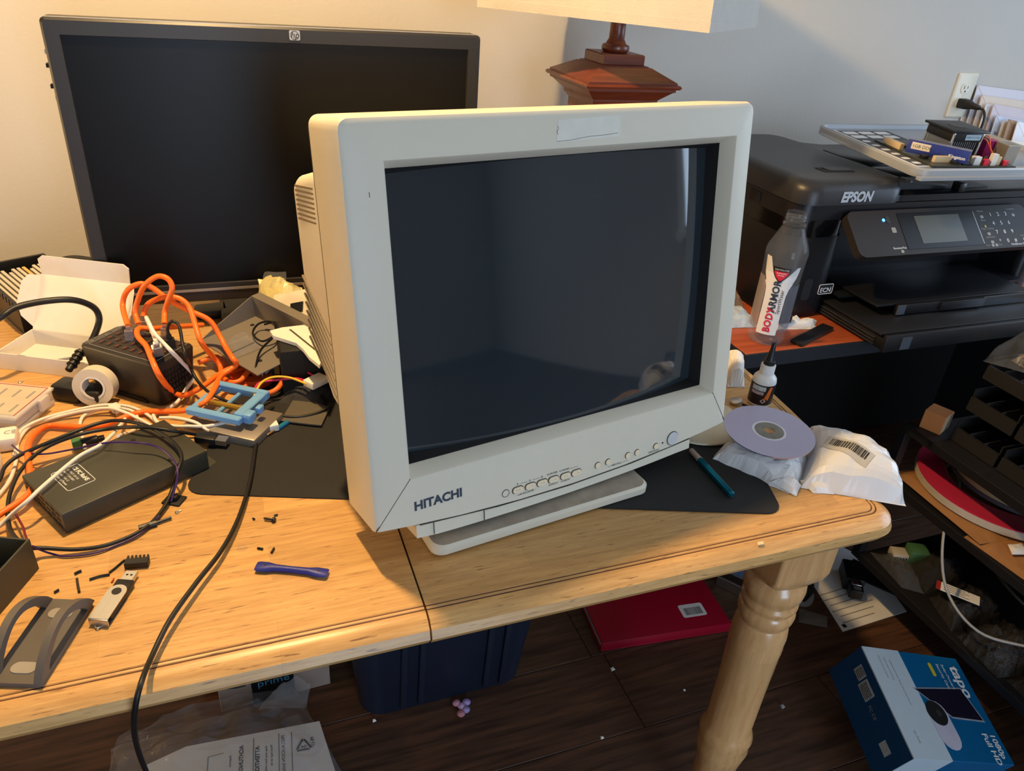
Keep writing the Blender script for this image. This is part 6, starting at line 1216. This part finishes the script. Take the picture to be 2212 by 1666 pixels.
ap = thing('plug_adapter', 'black plug adapter with metal socket lying on the leaflet', 'adapter', m=frame3((1.36, 0.975, 0.002), (0.55, 0.83, 0)))
obj('adapter_body', box((0.0, -0.024, 0.0), (0.075, 0.024, 0.04), 0.005), BLACKP, ap); obj('socket_shell', box((-0.035, -0.016, 0.006), (0.0, 0.016, 0.034), 0.004), BLACKP, ap); obj('metal_clip', box((-0.018, -0.012, 0.034), (0.0, 0.012, 0.039), 0.002), CHROME, ap); obj('socket_hole', box((-0.03, -0.009, 0.0335), (-0.02, 0.009, 0.0345)), mat('socket_grey', S(120, 120, 116), 0.4), ap, 0)
tag(obj('black_tray_piece', box((0, 0, 0.001), (0.20, 0.07, 0.006), 0.002), BLACKP), 'flat black plastic piece on the floor by the shelf plinth', 'plastic piece').matrix_basis = frame3((1.39, 1.03, 0), (0.45, -0.65, 0))
mt = thing('metal_rack', 'silver and blue metal rack on the floor under the table', 'rack', m=frame3((1.045, 1.075, 0.001), (0.25, -0.35, 0)))
for y_ in (0.0, 0.03): obj('rail', box((-0.02, y_, 0), (0.11, y_ + 0.006, 0.03), 0.001), CHROME, mt, 0)
obj('blue_panel', box((-0.02, 0.0365, 0), (0.09, 0.075, 0.05), 0.002), mat('panel_silverblue', S(120, 150, 190), 0.3, metal=0.6), mt)
sh2 = thing('shoe', 'black shoe with white sole edge lying behind the table leg', 'shoe', m=frame3((1.215, 1.00, 0.0), (0.4, 0.6, 0)))
obj('upper', loft([[(x, 0.032 * w * math.cos(2 * math.pi * k_ / 12), 0.012 + h * (0.5 + 0.5 * math.sin(2 * math.pi * k_ / 12))) for k_ in range(12)] for x, w, h in ((-0.03, 0.4, 0.02), (-0.01, 0.9, 0.04), (0.04, 1.0, 0.055), (0.10, 1.0, 0.07), (0.16, 0.95, 0.08), (0.19, 0.6, 0.06))]), BLACKM, sh2, 50); obj('sole', loft([[(x, y, z) for x, y in rrect(-0.034, -0.034, 0.195, 0.034, 0.03)] for z in (0.001, 0.014)]), mat('sole_white', S(150, 150, 146), 0.6), sh2)
tag(obj('grey_card', pillow([(1.16, 0.93, 0.0005), (1.215, 0.895, 0.0005), (1.24, 0.925, 0.0005), (1.19, 0.965, 0.0005)], 0.004, 6, 160, 0.003), mat('grey_card', S(104, 98, 92), 0.7), None, 0), 'grey folded card on the floor right of the table leg', 'card')
for i, (u, v, r_, m_, lab) in enumerate(((1323, 1447, 0.004, PAPER, 'white crumb on the floor before the red binder'), (1478, 1492, 0.002, PAPER, 'tiny pale crumb on the floor left of the table leg'), (1690, 1528, 0.004, mat('crumb_grey', S(150, 150, 156), 0.6), 'small grey crumb on the floor right of the table leg'), (1300, 1595, 0.003, PAPER, 'tiny string crumb on the floor at the bottom'), (808, 1558, 0.003, PAPER, 'white crumb at the corner of the navy tote'))):
    p = at(u, v, 0); tag(obj('crumb', pillow([(p.x - r_, p.y - r_, 0.0), (p.x + r_ * 1.4, p.y - r_ * 0.6, 0.0), (p.x + r_, p.y + r_, 0.0), (p.x - r_ * 0.8, p.y + r_ * 1.3, 0.0)], r_, 4, 170 + i, r_ * 0.5, freq=300), m_, None, 0), lab, 'crumb')
fl = thing('hair_clip', 'small pink and lilac flower clip on the floor beside the tote', 'clip', at(997, 1530, 0.0))
for i, (dx, dy, c_) in enumerate(((0, 0, S(190, 160, 200)), (0.012, 0.006, S(170, 150, 210)), (-0.008, 0.010, S(200, 140, 160)), (-0.006, -0.016, S(180, 120, 130)), (0.006, -0.010, S(160, 140, 190)))): obj('petal', xf(lathe([(0.001, 0.0005), (0.0075, 0.004), (0.0085, 0.007), (0.003, 0.011)], 10), (dx, dy, 0.0)), mat('petal_%d' % i, c_, 0.5), fl)
